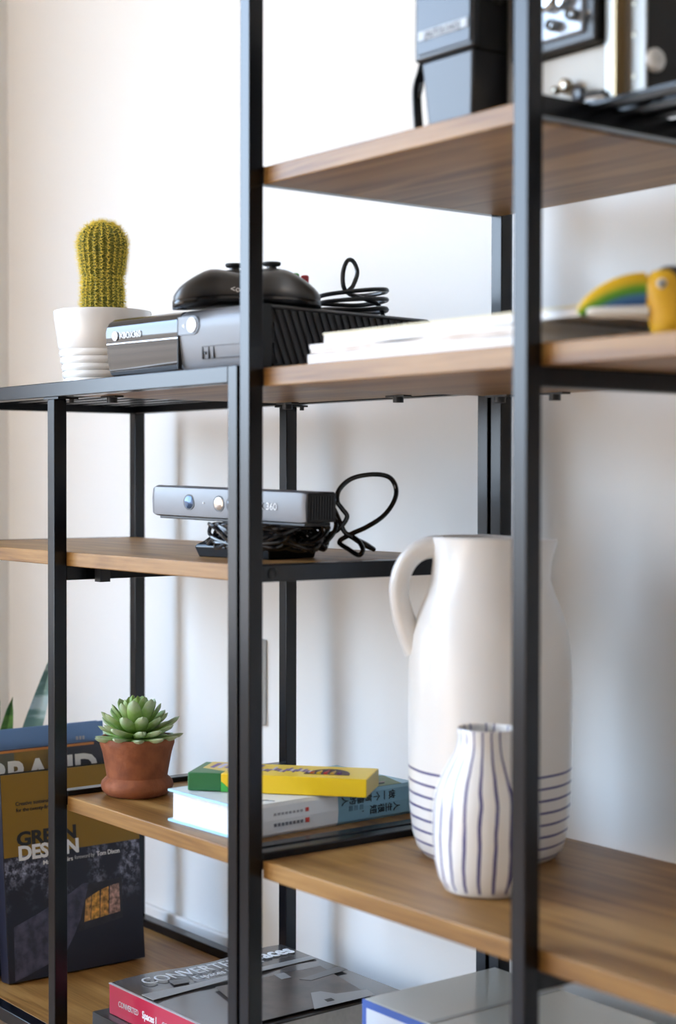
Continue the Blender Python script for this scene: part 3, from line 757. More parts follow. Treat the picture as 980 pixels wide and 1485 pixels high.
MB().box(-BW+.004, -.0045, .004, BL-.004, .003, BT-.003).build('page_block', PAPER, hb)
for z_ in (0, BT-.003):
    MB().box(-BW-.0008, -.004, -.0012, 0, z_, z_+.003).build('board_edge', CEDGE, hb); MB().box(-BW-.0012, -BW, -.001, BL, z_, z_+.003).build('board_edge', CEDGE, hb)
# spine lettering: characters run down the spine, turned a quarter clockwise as the book lies
def spine_col(txt, y0, zc, size, step, m):
    for i, ch in enumerate(txt):
        M = frame((.0019, y0-i*step, zc), (0, 0, -1), (0, 1, 0))
        lettering('spine_character', ch, size, M, m, hb, bold=.0, align='CENTER')
spine_col('人生很短,', BL-.040, .0145, .0125, .0135, BLACKINK)
spine_col('做一个有趣的人', BL-.040-.008, .0310, .0125, .0135, BLACKINK)
for i in range(3): MB().box(.0012, .0018, YS+.018+i*.009, YS+.024+i*.009, .017, .0235).build('spine_print', mat('grey_blue_ink', (.12, .24, .31), .5), hb)
for i in range(8): MB().box(.0012, .0018, YS-.062-i*.006, YS-.058-i*.006, .0125, .0165).build('spine_print', mat('grey_ink2', (.15, .16, .18), .5), hb); MB().box(.0012, .0018, YS-.062-i*.006, YS-.0585-i*.006, .0265, .0295).build('spine_print', mat('grey_ink3', (.35, .36, .38), .5), hb)
MB().box(.0012, .0019, YS-.054, YS-.048, .012, .018).build('spine_seal', mat('seal_red', (.6, .06, .04), .5), hb)
MB().box(.0012, .0019, YS-.054, YS-.049, .026, .031).build('spine_seal', mat('seal_red', ()), hb)
# picture on the cover: green patch with a dark bird and a cream strip
pc = [(-.030, .165), (-.004, .165), (-.004, BL-.022), (-.060, BL-.004), (-.085, BL-.03)]
MB().prism([(x_, y_) for x_, y_ in pc], BT, BT+.0004).build('cover_picture', mat('cover_green', (.10, .17, .075), .5, col2=(.16, .20, .12), vscale=70), hb)
MB().prism([(-.030, .165), (-.004, .165), (-.004, .205), (-.022, .200)], BT+.0004, BT+.0007).build('picture_strip', mat('strip_cream', (.50, .42, .30), .5), hb)
MB().prism([(-.020, .232), (-.015, .236), (-.016, .244), (-.021, .248), (-.024, .240)], BT+.0004, BT+.0008).build('picture_bird', BLACKINK, hb)
for k in range(3):
    MB().box(-.050+k*.012, -.048+k*.012, .238, .252, BT+.0004, BT+.0008).build('picture_print', mat('print_pink', (.45, .30, .33), .5), hb)
MB().tube([(-.03, .02, BT+.0003), (-.022, .05, BT+.0003), (-.01, .055, BT+.0003)], .0006, 5).build('cover_print', mat('grey_ink2', (.15, .16, .18), .5), hb)

xz = bz+BT+.0008
ca0 = on_z(272, 1146, xz); cb0 = on_z(531, 1157, xz)
dv = cb0-ca0; CL = dv.length; CWd, CT = .083, .0235
cr = thing('crayon_box', (ca0.x, ca0.y, xz), 'yellow and green cardboard crayon box lying on the hardback book', 'crayon box', math.atan2(dv.y, dv.x))
CY_ = mat('carton_yellow', (.88, .58, .006), .42, coat=.2); CG = mat('carton_green', (.010, .14, .035), .42, coat=.2)
MB().box(.045, CL, 0, CWd, 0, CT).build('carton', CY_, cr, bevel=.0008)
MB().box(0, .045, 0, CWd, 0, CT).build('green_end', CG, cr, bevel=.0012)
MB().box(CL, CL+.0006, .001, CWd-.001, .001, CT-.001).build('end_flap', mat('carton_tan', (.62, .46, .14), .5), cr)
MB().prism([(.045, .0), (.062, 0), (.045, .0135)], 0, .0005, Matrix(((1, 0, 0, 0), (0, 0, -1, 0), (0, 1, 0, 0), (0, 0, 0, 1)))).build('green_flash', mat('carton_lightgreen', (.05, .42, .06), .45), cr)
MB().prism([(.010, CWd), (.010, CWd*.45), (.05, CWd*.2), (.065, CWd*.55), (.05, CWd)], CT, CT+.0003).build('top_print', mat('carton_yellow2', (.72, .52, .13), .45), cr)
PUR = mat('print_purple', (.20, .12, .30), .5)
for i in range(7):
    rx = random.Random(i)
    MB().prism([(.018+.010*i, CWd*.50), (.024+.010*i, CWd*.46), (.026+.010*i, CWd*.85), (.020+.010*i, CWd*.88)], CT+.0002, CT+.0006).build('top_print', PUR if i % 2 == 0 else mat('print_lilac', (.62, .55, .68), .5), cr)
rx = random.Random(4)
for i in range(16):
    a0 = .090+.0042*i; b0 = .026+rx.uniform(0, .014); h0 = rx.uniform(.012, .026)
    MB().prism([(a0, b0), (a0+.0028, b0+.001), (a0+.0034, b0+h0), (a0+.0004, b0+h0-.002)], CT, CT+.0005).build('top_print', PUR if i % 3 else mat('print_lilac', (.62, .55, .68), .5), cr)
arch = [(.180+.030*math.cos(a), .022+.040*math.sin(a)) for a in [PI*k/18 for k in range(19)]]
aw = MB().prism(arch, CT, CT+.0004).build('window_cutout', mat('cutout_dark', (.05, .015, .02), .5), cr)
for i, c_ in enumerate(((.55, .12, .02), (.75, .5, .02), (.4, .02, .03), (.62, .35, .05), (.12, .04, .2))):
    MB().cyl((.160+.009*i, .024, CT+.0002), (.160+.009*i, .052-abs(i-2)*.006, CT+.0002), .0028, 10, .0012).build('crayon', mat('crayon%d' % i, c_, .5), aw)

# ------------------------------------------------------------------ paper pads on the middle shelf of the tall unit
mz = Z(.130)
pa = thing('paper_pad', (-1.355, 1.135, mz), 'thick stack-bound pad of white paper lying on the middle shelf under another pad', 'paper pad')
def wavy(x0, x1, y0, y1, z0, z1, n, amp, seed):
    r2 = random.Random(seed); mb = MB(); ph = [r2.uniform(0, 6) for _ in range(4)]
    rs = []
    for i in range(n+1):
        x_ = x0+(x1-x0)*i/n; w_ = amp*(math.sin(x_*23+ph[0])+.6*math.sin(x_*51+ph[1]))
        rs.append([Vector((x_, y0+r2.uniform(0, .0015), z0+(w_ if z0 > 0.001 else 0))), Vector((x_, y1, z0+(w_ if z0 > .001 else 0))), Vector((x_, y1, z1+w_)), Vector((x_, y0+r2.uniform(0, .0015), z1+w_))])
    return mb.rings(rs, smooth=False)
wavy(-.188, .190, 0, .29, 0, .0115, 20, .0006, 1).build('lower_pages', mat('pad_white', (.86, .85, .84), .7), pa)
wavy(-.186, .188, .002, .29, .0117, .0185, 20, .0012, 2).build('middle_pages', mat('pad_beige', (.60, .52, .46), .8, col2=(.80, .77, .74), vscale=25), pa)
wavy(-.186, .189, .001, .29, .0187, .0235, 20, .0008, 3).build('upper_pages', mat('pad_white', ()), pa)
pb = thing('paper_pad', (-1.305, 1.140, mz+.0245), 'thin wide cream-edged paper pad lying on top, beside the toucan figurine', 'paper pad')
wavy(-.213, .199, 0, .27, 0, .0085, 20, .0003, 4).build('pages', mat('pad_white', ()), pb)
MB().box(-.214, .200, -.001, .272, .0088, .0108).build('cover', mat('pad_cream', (.78, .72, .52), .6), pb)

# ------------------------------------------------------------------ toucan figurine
tb = on_y(976, 480, 1.165)
to = thing('toucan_figurine', (tb.x, 1.165, mz), 'small painted toucan figurine with yellow chest and striped beak beside the paper pads', 'figurine', math.atan2(RR.y, RR.x))
TY = mat('toucan_yellow', (.72, .40, .01), .45); TB = mat('toucan_black', (.02, .015, .015), .4)
def ell(mb, c, r3, M=None, n=28, m=16):
    rs = []
    for i in range(m+1):
        t = -PI/2+PI*i/m; cz_, sz_ = max(.02, math.cos(t)), math.sin(t)
        rs.append([(M or Matrix.Identity(4)) @ Vector((c[0]+r3[0]*cz_*math.cos(a), c[1]+r3[1]*cz_*math.sin(a), c[2]+r3[2]*sz_)) for a in [2*PI*k/n for k in range(n)]])
    return mb.rings(rs)
bm_ = MB(); rs = []
for (z_, x_, rx, ry) in ((0, .004, .021, .017), (.004, .004, .024, .019), (.018, .004, .027, .021), (.032, -.002, .026, .020), (.044, -.006, .0245, .0185), (.053, -.006, .021, .016), (.059, -.005, .014, .011), (.0615, -.004, .005, .004)):
    rs.append([Vector((x_+rx*math.cos(a), ry*math.sin(a), z_)) for a in [2*PI*k/28 for k in range(28)]])
bm_.rings(rs).build('body', TY, to)
rs = []
for (z_, x_, rx, ry) in ((.0, .016, .020, .0165), (.02, .019, .0215, .020), (.04, .012, .020, .0195), (.052, .006, .0185, .0165), (.060, .001, .0155, .0118), (.0635, -.001, .008, .006)):
    rs.append([Vector((x_+rx*math.cos(a), ry*math.sin(a), z_)) for a in [2*PI*k/28 for k in range(28)]])
MB().rings(rs).build('back', TB, to)
ell(MB(), (.052, 0, .012), (.03, .010, .006)).build('tail', TB, to)
def beakmat():
    m = bpy.data.materials.new('beak_bands'); m.use_nodes = True; nt = m.node_tree; b = nt.nodes['Principled BSDF']; N = nt.nodes.new; L = nt.links.new
    t = N('ShaderNodeTexCoord'); s_ = N('ShaderNodeSeparateXYZ'); L(t.outputs['Object'], s_.inputs[0])
    a = N('ShaderNodeMath'); a.operation = 'MULTIPLY_ADD'; a.inputs[1].default_value = 4.2; a.inputs[2].default_value = 0.0     # bands rise towards the tip
    q = N('ShaderNodeMath'); q.operation = 'MULTIPLY_ADD'; q.inputs[1].default_value = 30; q.inputs[2].default_value = -.72
    p_ = N('ShaderNodeMath'); p_.operation = 'POWER'; p_.inputs[1].default_value = 2.0
    ab = N('ShaderNodeMath'); ab.operation = 'MULTIPLY_ADD'; ab.inputs[1].default_value = 6.5; ab.inputs[2].default_value = 0
    x2 = N('ShaderNodeMath'); x2.operation = 'ADD'; x2.inputs[1].default_value = .026; L(s_.outputs['X'], x2.inputs[0])
    L(x2.outputs[0], p_.inputs[0]); L(p_.outputs[0], ab.inputs[0])
    ad = N('ShaderNodeMath'); ad.operation = 'ADD'; L(s_.outputs['Z'], ad.inputs[0]); L(ab.outputs[0], ad.inputs[1]); L(ad.outputs[0], q.inputs[0])
    r = N('ShaderNodeValToRGB'); L(q.outputs[0], r.inputs[0])
    els = r.color_ramp.elements
    els[0].position = .12; els[0].color = (.02, .09, .30, 1); els[1].position = .86; els[1].color = (.75, .45, .005, 1)
    for pos, c_ in ((.36, (.06, .20, .45, 1)), (.45, (.05, .25, .02, 1)), (.60, (.13, .35, .01, 1)), (.74, (.62, .45, .01, 1))):
        e = els.new(pos); e.color = c_
    L(r.outputs[0], b.inputs['Base Color']); setin(b, 'Roughness', .4)
    return m
rs = []
for i in range(17):
    t = i/16; x_ = -.026-.062*t; zc_ = .042-.002*t-.016*t*t*1.1; hz = .0165*math.sqrt(max(.002, 1-t**2.4)); hy = .0105*math.sqrt(max(.004, 1-t**2))
    rs.append([Vector((x_, hy*math.cos(a), zc_+hz*math.sin(a))) for a in [2*PI*k/20 for k in range(20)]])
MB().rings(rs).build('upper_beak', beakmat(), to)
rs = []
for i in range(13):
    t = i/12; x_ = -.024-.056*math.sin(t*PI/2); hz = .0062*math.sqrt(max(.01, 1-t**3)); hy = .010*math.sqrt(max(.01, 1-t**3))
    rs.append([Vector((x_, hy*math.cos(a), .0225+hz*math.sin(a))) for a in [2*PI*k/18 for k in range(18)]])
MB().rings(rs).build('lower_beak', mat('beak_white', (.90, .90, .88), .4), to)
MB().lathe([(.0045, -.001), (.0045, .001), (.0028, .002)], 16, Matrix.Translation((-.014, -.0165, .046)) @ Matrix.Rotation(PI/2, 4, 'X')).build('eye_ring', mat('eye_white', (.7, .72, .72), .3), to)
MB().lathe([(.0026, 0), (.0022, .0032), (0, .0036)], 14, Matrix.Translation((-.014, -.0165, .046)) @ Matrix.Rotation(PI/2, 4, 'X'), True, False).build('eye', BLACKP, to)

# ------------------------------------------------------------------ cine camera (tall black one) on the top shelf
tz = Z(.365)
xa = on_y(603, 60, 1.150).x; xb = on_y(685, 60, 1.150).x
W_ = xb-xa
ci = thing('cine_camera', (xa, 1.150, tz), 'upright black cine camera with a grey front plate and a hanging strap', 'camera')
GP = mat('plate_grey', (.055, .060, .068), .36, .35); GP2 = mat('grip_grey', (.035, .037, .042), .34, .2)
MB().box(0, W_, .006, .150, .078, .215).build('body', BLACKM, ci, bevel=.004)
rim = MB().box(-.002, W_+.002, -.001, .008, .078, .216).build('front_rim', mat('rim_dark', (.02, .022, .026), .3), ci, bevel=.004, seg=3)
MB().box(.006, W_-.001, -.003, .0, .084, .212).build('front_plate', GP, ci, bevel=.001)
rs = []
for (z_, i0, y0_) in ((.0, .018, .010), (.003, .014, .006), (.078, .005, .003)):
    rs.append([Vector((i0, y0_, z_)), Vector((W_-i0*.55, y0_, z_)), Vector((W_-i0*.55, .140, z_)), Vector((i0, .140, z_))])
MB().rings(rs, smooth=False).build('grip', GP2, ci, bevel=.004, seg=3)
pl_ = MB().box(.008, W_-.004, -.0042, -.003, .0985, .1085).build('name_plate', mat('plate_silver', (.42, .44, .47), .4, .0), ci, bevel=.0005)
lettering('name_lettering', '[AUTOLOAD]', .0098, frame((W_/2+.002, -.0043, .1000), (1, 0, 0), (0, 0, 1)), BLACKINK, pl_, bold=.01, align='CENTER', sx=.93)
MB().box(W_-.002, W_+.002, .07, .11, .12, .16).build('side_badge', mat('badge_brown', (.05, .022, .015), .5), ci, bevel=.001)
MB().lathe([(.013, 0), (.013, .006), (.009, .009)], 24, Matrix.Translation((W_, .035, .14)) @ Matrix.Rotation(PI/2, 4, 'Y')).build('winder', BLACKP, ci)
sq = catmull([(-.002, .03, .14), (-.007, .026, .11), (-.011, .018, .075), (-.012, .012, .055), (-.007, .008, .032), (.001, .003, .012), (.004, 0, .0022), (-.010, -.004, .0022), (-.03, -.002, .0022), (-.048, .004, .0022)], 7)
st = MB()
vs = []; fs = []
for i, p in enumerate(sq):
    a = .0055
    t_ = (sq[min(i+1, len(sq)-1)]-sq[max(0, i-1)]).normalized(); nn = Vector((0, 1, 0)) - t_*t_.y; nn.normalize(); b_ = t_.cross(nn)*.0012
    vs += [p-nn*a-b_, p+nn*a-b_, p+nn*a+b_, p-nn*a+b_]
    if i:
        o = (i-1)*4; fs += [(o+k, o+(k+1) % 4, o+4+(k+1) % 4, o+4+k) for k in range(4)]
fs += [(3, 2, 1, 0), tuple(len(vs)-4+k for k in range(4))]
st.add(vs, fs, True); st.build('strap', BLACKM, ci)
MB().tube(catmull([(-.004, .02, .085), (-.014, .016, .068), (-.016, .014, .052), (-.009, .012, .046), (-.006, .014, .06)], 6), .0022, 8).build('strap_buckle', BLACKP, ci)

# ------------------------------------------------------------------ press camera (folding) on the slatted bay
pcx = on_y(893, 130, 1.195).x
pz_ = Z(.366)
pr = thing('press_camera', (pcx, 1.195, pz_), 'old folding press camera with chrome front and black leather body', 'camera')
SIL = mat('satin_aluminium', (.30, .29, .27), .42, .9); LEA = mat('black_leather', (.010, .010, .010), .7, bump=.4, bscale=500); BRASS = mat('nickel', (.34, .30, .24), .25, 1.0)
MB().box(-.150, .028, .012, .110, .002, .150).build('body', LEA, pr, bevel=.004)
MB().box(-.006, .0, -.003, .014, -.0005, .152).build('front_frame', SIL, pr, bevel=.001)
MB().box(-.150, -.142, -.003, .014, -.0005, .152).build('front_frame', SIL, pr, bevel=.001)
MB().box(-.0185, -.006, .004, .014, .006, .150).build('inner_strip', SIL, pr, bevel=.0005)
MB().box(.0, .0018, -.003, .0102, -.0005, .152).build('brass_edge', mat('edge_brass', (.42, .30, .16), .35, .9), pr)
sm = MB().box(.0275, .0295, .012, .034, .0, .150)
rail_ = MB().box(.001, .0290, .010, .0125, -.0005, .152).build('side_strip', SIL, pr, bevel=.0008)
for z_ in (.022, .062, .092, .125):
    MB().lathe([(.003, 0), (.0026, .0010), (0, .0012)], 14, Matrix.Translation((.014, .010, z_)) @ Matrix.Rotation(PI/2, 4, 'X'), True, False).build('screw', BRASS, rail_)
MB().box(-.142, -.0185, .009, .013, .004, .060).build('bed_plate', mat('bed_cream', (.42, .37, .29), .35, .0), pr, bevel=.001)
MB().box(-.142, -.022, -.006, .012, .062, .150).build('lens_board', BLACKP, pr, bevel=.003)
MB().box(-.095, -.035, -.010, -.004, .072, .150).build('shutter_plate', mat('shutter_grey', (.28, .30, .33), .3, .4), pr, bevel=.003)
for (x_, z_, r_) in ((-.080, .118, .018), (-.060, .108, .010), (-.045, .090, .006), (-.072, .085, .006), (-.055, .130, .008)):
    MB().lathe([(r_, 0), (r_, .010), (r_*.8, .013), (r_*.75, .009), (0, .009)], 28, Matrix.Translation((x_, -.008, z_)) @ Matrix.Rotation(PI/2, 4, 'X'), True, False).build('shutter_dial', CHROME, pr)
MB().cyl((-.1, -.004, .075), (-.03, -.004, .092), .0025, 10).build('shutter_arm', CHROME, pr)
for (x_, z_, r_, m_) in ((-.067, .026, .0075, BRASS), (-.080, .024, .004, BRASS), (-.048, .014, .0085, mat('knob_dark', (.02, .025, .035), .3))):
    MB().lathe([(r_*.5, -.008), (r_*.5, .0), (r_, .001), (r_, .006), (r_*.7, .008), (r_*.35, .007), (0, .007)], 22, Matrix.Translation((x_, 0.002, z_)) @ Matrix.Rotation(PI/2, 4, 'X'), True, False).build('focus_knob', m_, pr)
MB().cyl((-.045, -.002, .012), (-.016, .0, .010), .0035, 10).build('knob_shaft', BLACKP, pr)
MB().cyl((-.030, -.008, .004), (-.008, -.006, .003), .0035, 10).build('chrome_pin', CHROME, pr)
MB().box(.0285, .0305, .020, .060, .118, .152).build('side_tab', SIL, pr, bevel=.0006)
MB().lathe([(.0115, 0), (.0115, .004), (.0095, .0065), (.003, .007), (.0028, .005), (0, .005)], 30, Matrix.Translation((.028, .022, .036)) @ Matrix.Rotation(PI/2, 4, 'Y'), True, False).build('winding_knob', mat('knob_silver', (.80, .79, .76), .3), pr)

# ------------------------------------------------------------------ books standing on the bottom shelf
fz = Z(-.789)
def stand_book(name, label, x_, y0, w_, h_, t_, lean, m_cover, m_pages):
    b_ = thing(name, (x_, y0, fz+t_*math.sin(lean)), label, 'book')
    b_.rotation_euler = (0, -lean, 0)
    # local: cover faces +x at x=0, y along width, z up
    MB().box(-.002, 0, 0, w_, 0, h_).build('front_cover', m_cover, b_)
    MB().box(-t_, -t_+.002, 0, w_, 0, h_).build('back_cover', m_cover, b_)
    MB().box(-t_, 0, -.0015, .0005, 0, h_).build('spine', m_cover, b_, bevel=.0006)
    MB().box(-t_+.002, -.002, .0005, w_-.004, .003, h_-.004).build('page_block', m_pages, b_)
    return b_
GW_, GHt = .243, .322
lean = rad(5.5)
def nightmat():
    m = bpy.data.materials.new('night_photo'); m.use_nodes = True; nt = m.node_tree; b = nt.nodes['Principled BSDF']; N = nt.nodes.new; L = nt.links.new
    t = N('ShaderNodeTexCoord')
    n = N('ShaderNodeTexNoise'); n.inputs['Scale'].default_value = 75; n.inputs['Detail'].default_value = 6; n.inputs['Roughness'].default_value = .7
    n2 = N('ShaderNodeTexNoise'); n2.inputs['Scale'].default_value = 20; n2.inputs['Detail'].default_value = 3
    L(t.outputs['Object'], n.inputs['Vector']); L(t.outputs['Object'], n2.inputs['Vector'])
    r1 = N('ShaderNodeValToRGB'); r1.color_ramp.elements[0].position = .46; r1.color_ramp.elements[0].color = (0, 0, 0, 1); r1.color_ramp.elements[1].position = .66; r1.color_ramp.elements[1].color = (1, 1, 1, 1)
    r2 = N('ShaderNodeValToRGB'); r2.color_ramp.elements[0].position = .44; r2.color_ramp.elements[0].color = (0, 0, 0, 1); r2.color_ramp.elements[1].position = .62; r2.color_ramp.elements[1].color = (1, 1, 1, 1)
    L(n.outputs['Fac'], r1.inputs[0]); L(n2.outputs['Fac'], r2.inputs[0])
    mu = N('ShaderNodeMath'); mu.operation = 'MULTIPLY'; L(r1.outputs[0], mu.inputs[0]); L(r2.outputs[0], mu.inputs[1])
    s_ = N('ShaderNodeSeparateXYZ'); L(t.outputs['Object'], s_.inputs[0])
    g = N('ShaderNodeMapRange'); g.inputs[1].default_value = .10; g.inputs[2].default_value = .17; L(s_.outputs['Z'], g.inputs[0])
    mu2 = N('ShaderNodeMath'); mu2.operation = 'MULTIPLY'; L(mu.outputs[0], mu2.inputs[0]); L(g.outputs[0], mu2.inputs[1])
    mx = N('ShaderNodeMix'); mx.data_type = 'RGBA'; L(mu2.outputs[0], mx.inputs[0]); mx.inputs[6].default_value = (.010, .010, .022, 1); mx.inputs[7].default_value = (.52, .54, .72, 1)
    L(mx.outputs[2], b.inputs['Base Color']); setin(b, 'Roughness', .35)
    return m
GOLD = mat('cover_gold', (.27, .145, .004), .45); DARKC = mat('cover_night', (.010, .010, .02), .35)
gd = stand_book('green_design_book', 'tall book with gold band and night photo cover standing on the bottom shelf', -2.352, 1.158, GW_, GHt, .026, lean, DARKC, mat('pages_yellow', (.75, .62, .12), .7))
ZS = GHt*.60
MB().box(0, .0004, 0, GW_, ZS, GHt).build('gold_band', GOLD, gd)
MB().box(0, .0004, 0, GW_-.001, .002, ZS).build('cover_photo', nightmat(), gd)
def cov(y_, z_, x_=.0006): return frame((x_, y_, z_), (0, 1, 0), (0, 0, 1))
def cvt(u, v):    # photo pixel on the leaning cover plane -> cover coords (y, z)
    Mw = Matrix.Translation(gd.location) @ Matrix.Rotation(-lean, 4, 'Y'); Mi_ = Mw.inverted()
    o_ = Mi_ @ CAM; d_ = (Mi_.to_3x3()) @ ray(u, v); k = -o_.x/d_.x; p = o_+d_*k; return p.y, p.z
def put(name, txt, u0, v0, size, m, bold, sx=1.0, x_=.0006, spacing=1.0):
    y_, z_ = cvt(u0, v0); return lettering(name, txt, size, cov(y_, z_, x_), m, gd, bold=bold, sx=sx, spacing=spacing)
def wid(u0, v0, u1, v1): return cvt(u1, v1)[0]-cvt(u0, v0)[0]
def puf(name, txt, u0, v0, u1, v1, size, m, bold, x_=.0006):
    y_, z_ = cvt(u0, v0); return lettering(name, txt, size, cov(y_, z_, x_), m, gd, bold=bold, spacing=.95, width=wid(u0, v0, u1, v1))
puf('title_lettering', 'GREEN', 24, 1227, 110, 1214, .0295, BLACKINK, .035)
puf('title_lettering', 'DESIGN', 26, 1248, 113, 1235, .0305, WHITEINK, .035, .0010)
puf('subtitle_lettering', 'Creative sustainable designs', 22, 1169, 98, 1157, .0085, BLACKINK, .01)
puf('subtitle_lettering', 'for the twenty-first century', 23, 1178, 96, 1166, .0085, BLACKINK, .01)
puf('author_lettering', 'Marcus Fairs', 62, 1254, 105, 1247, .0095, WHITEINK, .012)
puf('author_lettering', 'foreword by', 108, 1246, 137, 1242, .0088, mat('soft_white', (.5, .5, .52), .5), .0)
puf('author_lettering', 'Tom Dixon', 140, 1241, 173, 1235, .0100, WHITEINK, .016)
def coverpoly(name, px_, m, x0=.0004, x1=.0007):
    M = Matrix(((0, 0, 1, 0), (1, 0, 0, 0), (0, 1, 0, 0), (0, 0, 0, 1)))
    return MB().prism([cvt(*q) for q in px_], x0, x1, M).build(name, m, gd)
coverpoly('printed_roof', [(20, 1345), (55, 1325), (95, 1300), (120, 1281), (128, 1280), (122, 1318), (108, 1355), (97, 1378), (70, 1398), (40, 1415), (22, 1424)], mat('print_roof', (.06, .06, .10), .45, var=.45, vscale=60))
coverpoly('printed_wall', [(128, 1282), (176, 1272), (178, 1330), (112, 1352)], mat('print_wall', (.022, .020, .028), .45, var=.3, vscale=60))
pwn = [coverpoly('printed_window', q, mat('print_lit%d' % i, c_, .45, var=.65, vscale=130), .0007, .0009) for i, (q, c_) in enumerate((
    ([(124, 1304), (132, 1299), (131, 1334), (122, 1337)], (.50, .25, .07)), ([(133, 1298), (144, 1291), (144, 1330), (132, 1334)], (.62, .30, .05)), ([(146, 1290), (157, 1285), (157, 1326), (145, 1330)], (.58, .28, .06)), ([(159, 1284), (172, 1280), (174, 1321), (158, 1326)], (.42, .25, .20))))]
bb = stand_book('brand_book', 'book with large white letters on a dark cover standing behind the gold book', -2.398, 1.120, .273, .350, .030, lean, mat('brand_dark', (.035, .035, .05), .4, var=.1, vscale=6), PAPER)
MB().box(0, .0004, .0, .105, .20, .349).build('cover_panel', mat('brand_olive', (.09, .085, .06), .45, col2=(.14, .14, .11), vscale=12), bb)
MB().box(0, .0005, .085, .165, .20, .349).build('cover_panel', mat('brand_gold', (.26, .15, .02), .45, col2=(.10, .07, .03), vscale=14), bb)
MB().box(-.002, .0006, .06, .230, .347, .3505).build('cover_stripe', mat('brand_orange', (.55, .2, .04), .5), bb)
def plane_pt(bk, u, v):
    Mi_ = (Matrix.Translation(bk.location) @ Matrix.Rotation(-lean, 4, 'Y')).inverted(); o_ = Mi_ @ CAM; d_ = Mi_.to_3x3() @ ray(u, v); p = o_+d_*(-o_.x/d_.x); return p.y, p.z
b_y, b_z = plane_pt(bb, -17, 1146); b_y1 = plane_pt(bb, 140, 1125)[0]
b_y = max(b_y, .004)
lettering('title_lettering', 'BRAND', .058, frame((.0007, b_y, b_z), (0, 1, 0), (0, 0, 1)), WHITEINK, bb, bold=.035, width=b_y1-b_y)
lb = stand_book('blue_book', 'plain steel-blue book standing behind the book with large white letters', -2.440, 1.160, .232, .378, .022, lean, mat('steel_blue', (.15, .28, .52), .5), PAPER)
for k in range(3): MB().box(0, .0006, .180+k*.006, .184+k*.006, .350, .356).build('cover_print', mat('soft_white', ()), lb)

# ------------------------------------------------------------------ snake plant on the floor beside the low unit
sn = thing('snake_plant', (-2.80, 1.30, 0), 'potted snake plant with mottled upright leaves beside the low unit', 'potted plant')
MB().lathe([(0, 0), (.070, 0), (.078, .006), (.092, .15), (.096, .165), (.090, .166), (.086, .15), (0, .148)], 40, None, False, False).build('pot', mat('grey_pot', (.45, .44, .42), .6), sn)
MB().lathe([(.0865, .148), (0, .152)], 28, None, False, False).build('soil', mat('soil', ()), sn)
def mott(name, c1, c2):
    m = bpy.data.materials.new(name); m.use_nodes = True; nt = m.node_tree; b = nt.nodes['Principled BSDF']; N = nt.nodes.new; L = nt.links.new
    t = N('ShaderNodeTexCoord'); mp = N('ShaderNodeMapping'); mp.inputs['Scale'].default_value = (14, 14, 55); n = N('ShaderNodeTexNoise'); n.inputs['Scale'].default_value = 1; n.inputs['Detail'].default_value = 4
    r = N('ShaderNodeValToRGB'); r.color_ramp.elements[0].position = .42; r.color_ramp.elements[0].color = (*c1, 1); r.color_ramp.elements[1].position = .58; r.color_ramp.elements[1].color = (*c2, 1)
    L(t.outputs['Object'], mp.inputs[0]); L(mp.outputs[0], n.inputs['Vector']); L(n.outputs['Fac'], r.inputs[0]); L(r.outputs[0], b.inputs['Base Color']); setin(b, 'Roughness', .4)
    return m
SNA = mott('snake_leaf_pale', (.13, .24, .20), (.42, .54, .52)); SNB = mott('snake_leaf_green', (.03, .11, .02), (.09, .22, .035))
def strap_leaf(b0, tip, bend, wd, m, face):
    b0, tip = Vector(b0), Vector(tip); mid = (b0+tip)/2+Vector(bend); P = [((1-t)**2)*b0+2*t*(1-t)*mid+t*t*tip for t in [i/16 for i in range(17)]]
    fc = Vector(face).normalized(); rs = []
    for i, p in enumerate(P):
        t = i/16; w_ = wd*(.55+.45*math.sin(PI*min(1, t*.9+.1)))*(1 if t < .7 else math.sqrt(max(.002, 1-((t-.7)/.3)**1.8)))
        tg = (P[min(16, i+1)]-P[max(0, i-1)]).normalized(); sd = tg.cross(fc).normalized(); nn = sd.cross(tg)
        rs.append([p+sd*w_*c_+nn*(.005*c_*c_+th) for c_, th in ((-1, 0), (-.5, -.003), (0, -.005), (.5, -.003), (1, 0), (.5, .002), (0, .001), (-.5, .002))])
    return MB().rings(rs).build('leaf', m, sn)
si = loc_of(sn)
def pw_(u, v, x_): return si @ on_x(u, v, x_)
vdir = Vector((.82, -.55, 0))
strap_leaf((.02, .0, .14), pw_(80, 940, -2.595), (.02, 0, -.03), .019, SNA, vdir)
strap_leaf((.00, .03, .14), pw_(18, 1012, -2.64), (.0, 0, .02), .016, SNB, vdir)
strap_leaf((-.03, .0, .14), pw_(0, 1017, -2.70), (.0, 0, .02), .016, SNB, vdir)
strap_leaf((-.03, -.03, .14), (-.10, -.03, .46), (0, 0, .02), .026, SNB, vdir)
strap_leaf((.0, -.04, .14), (-.04, -.09, .40), (0, 0, .02), .024, SNA, vdir)

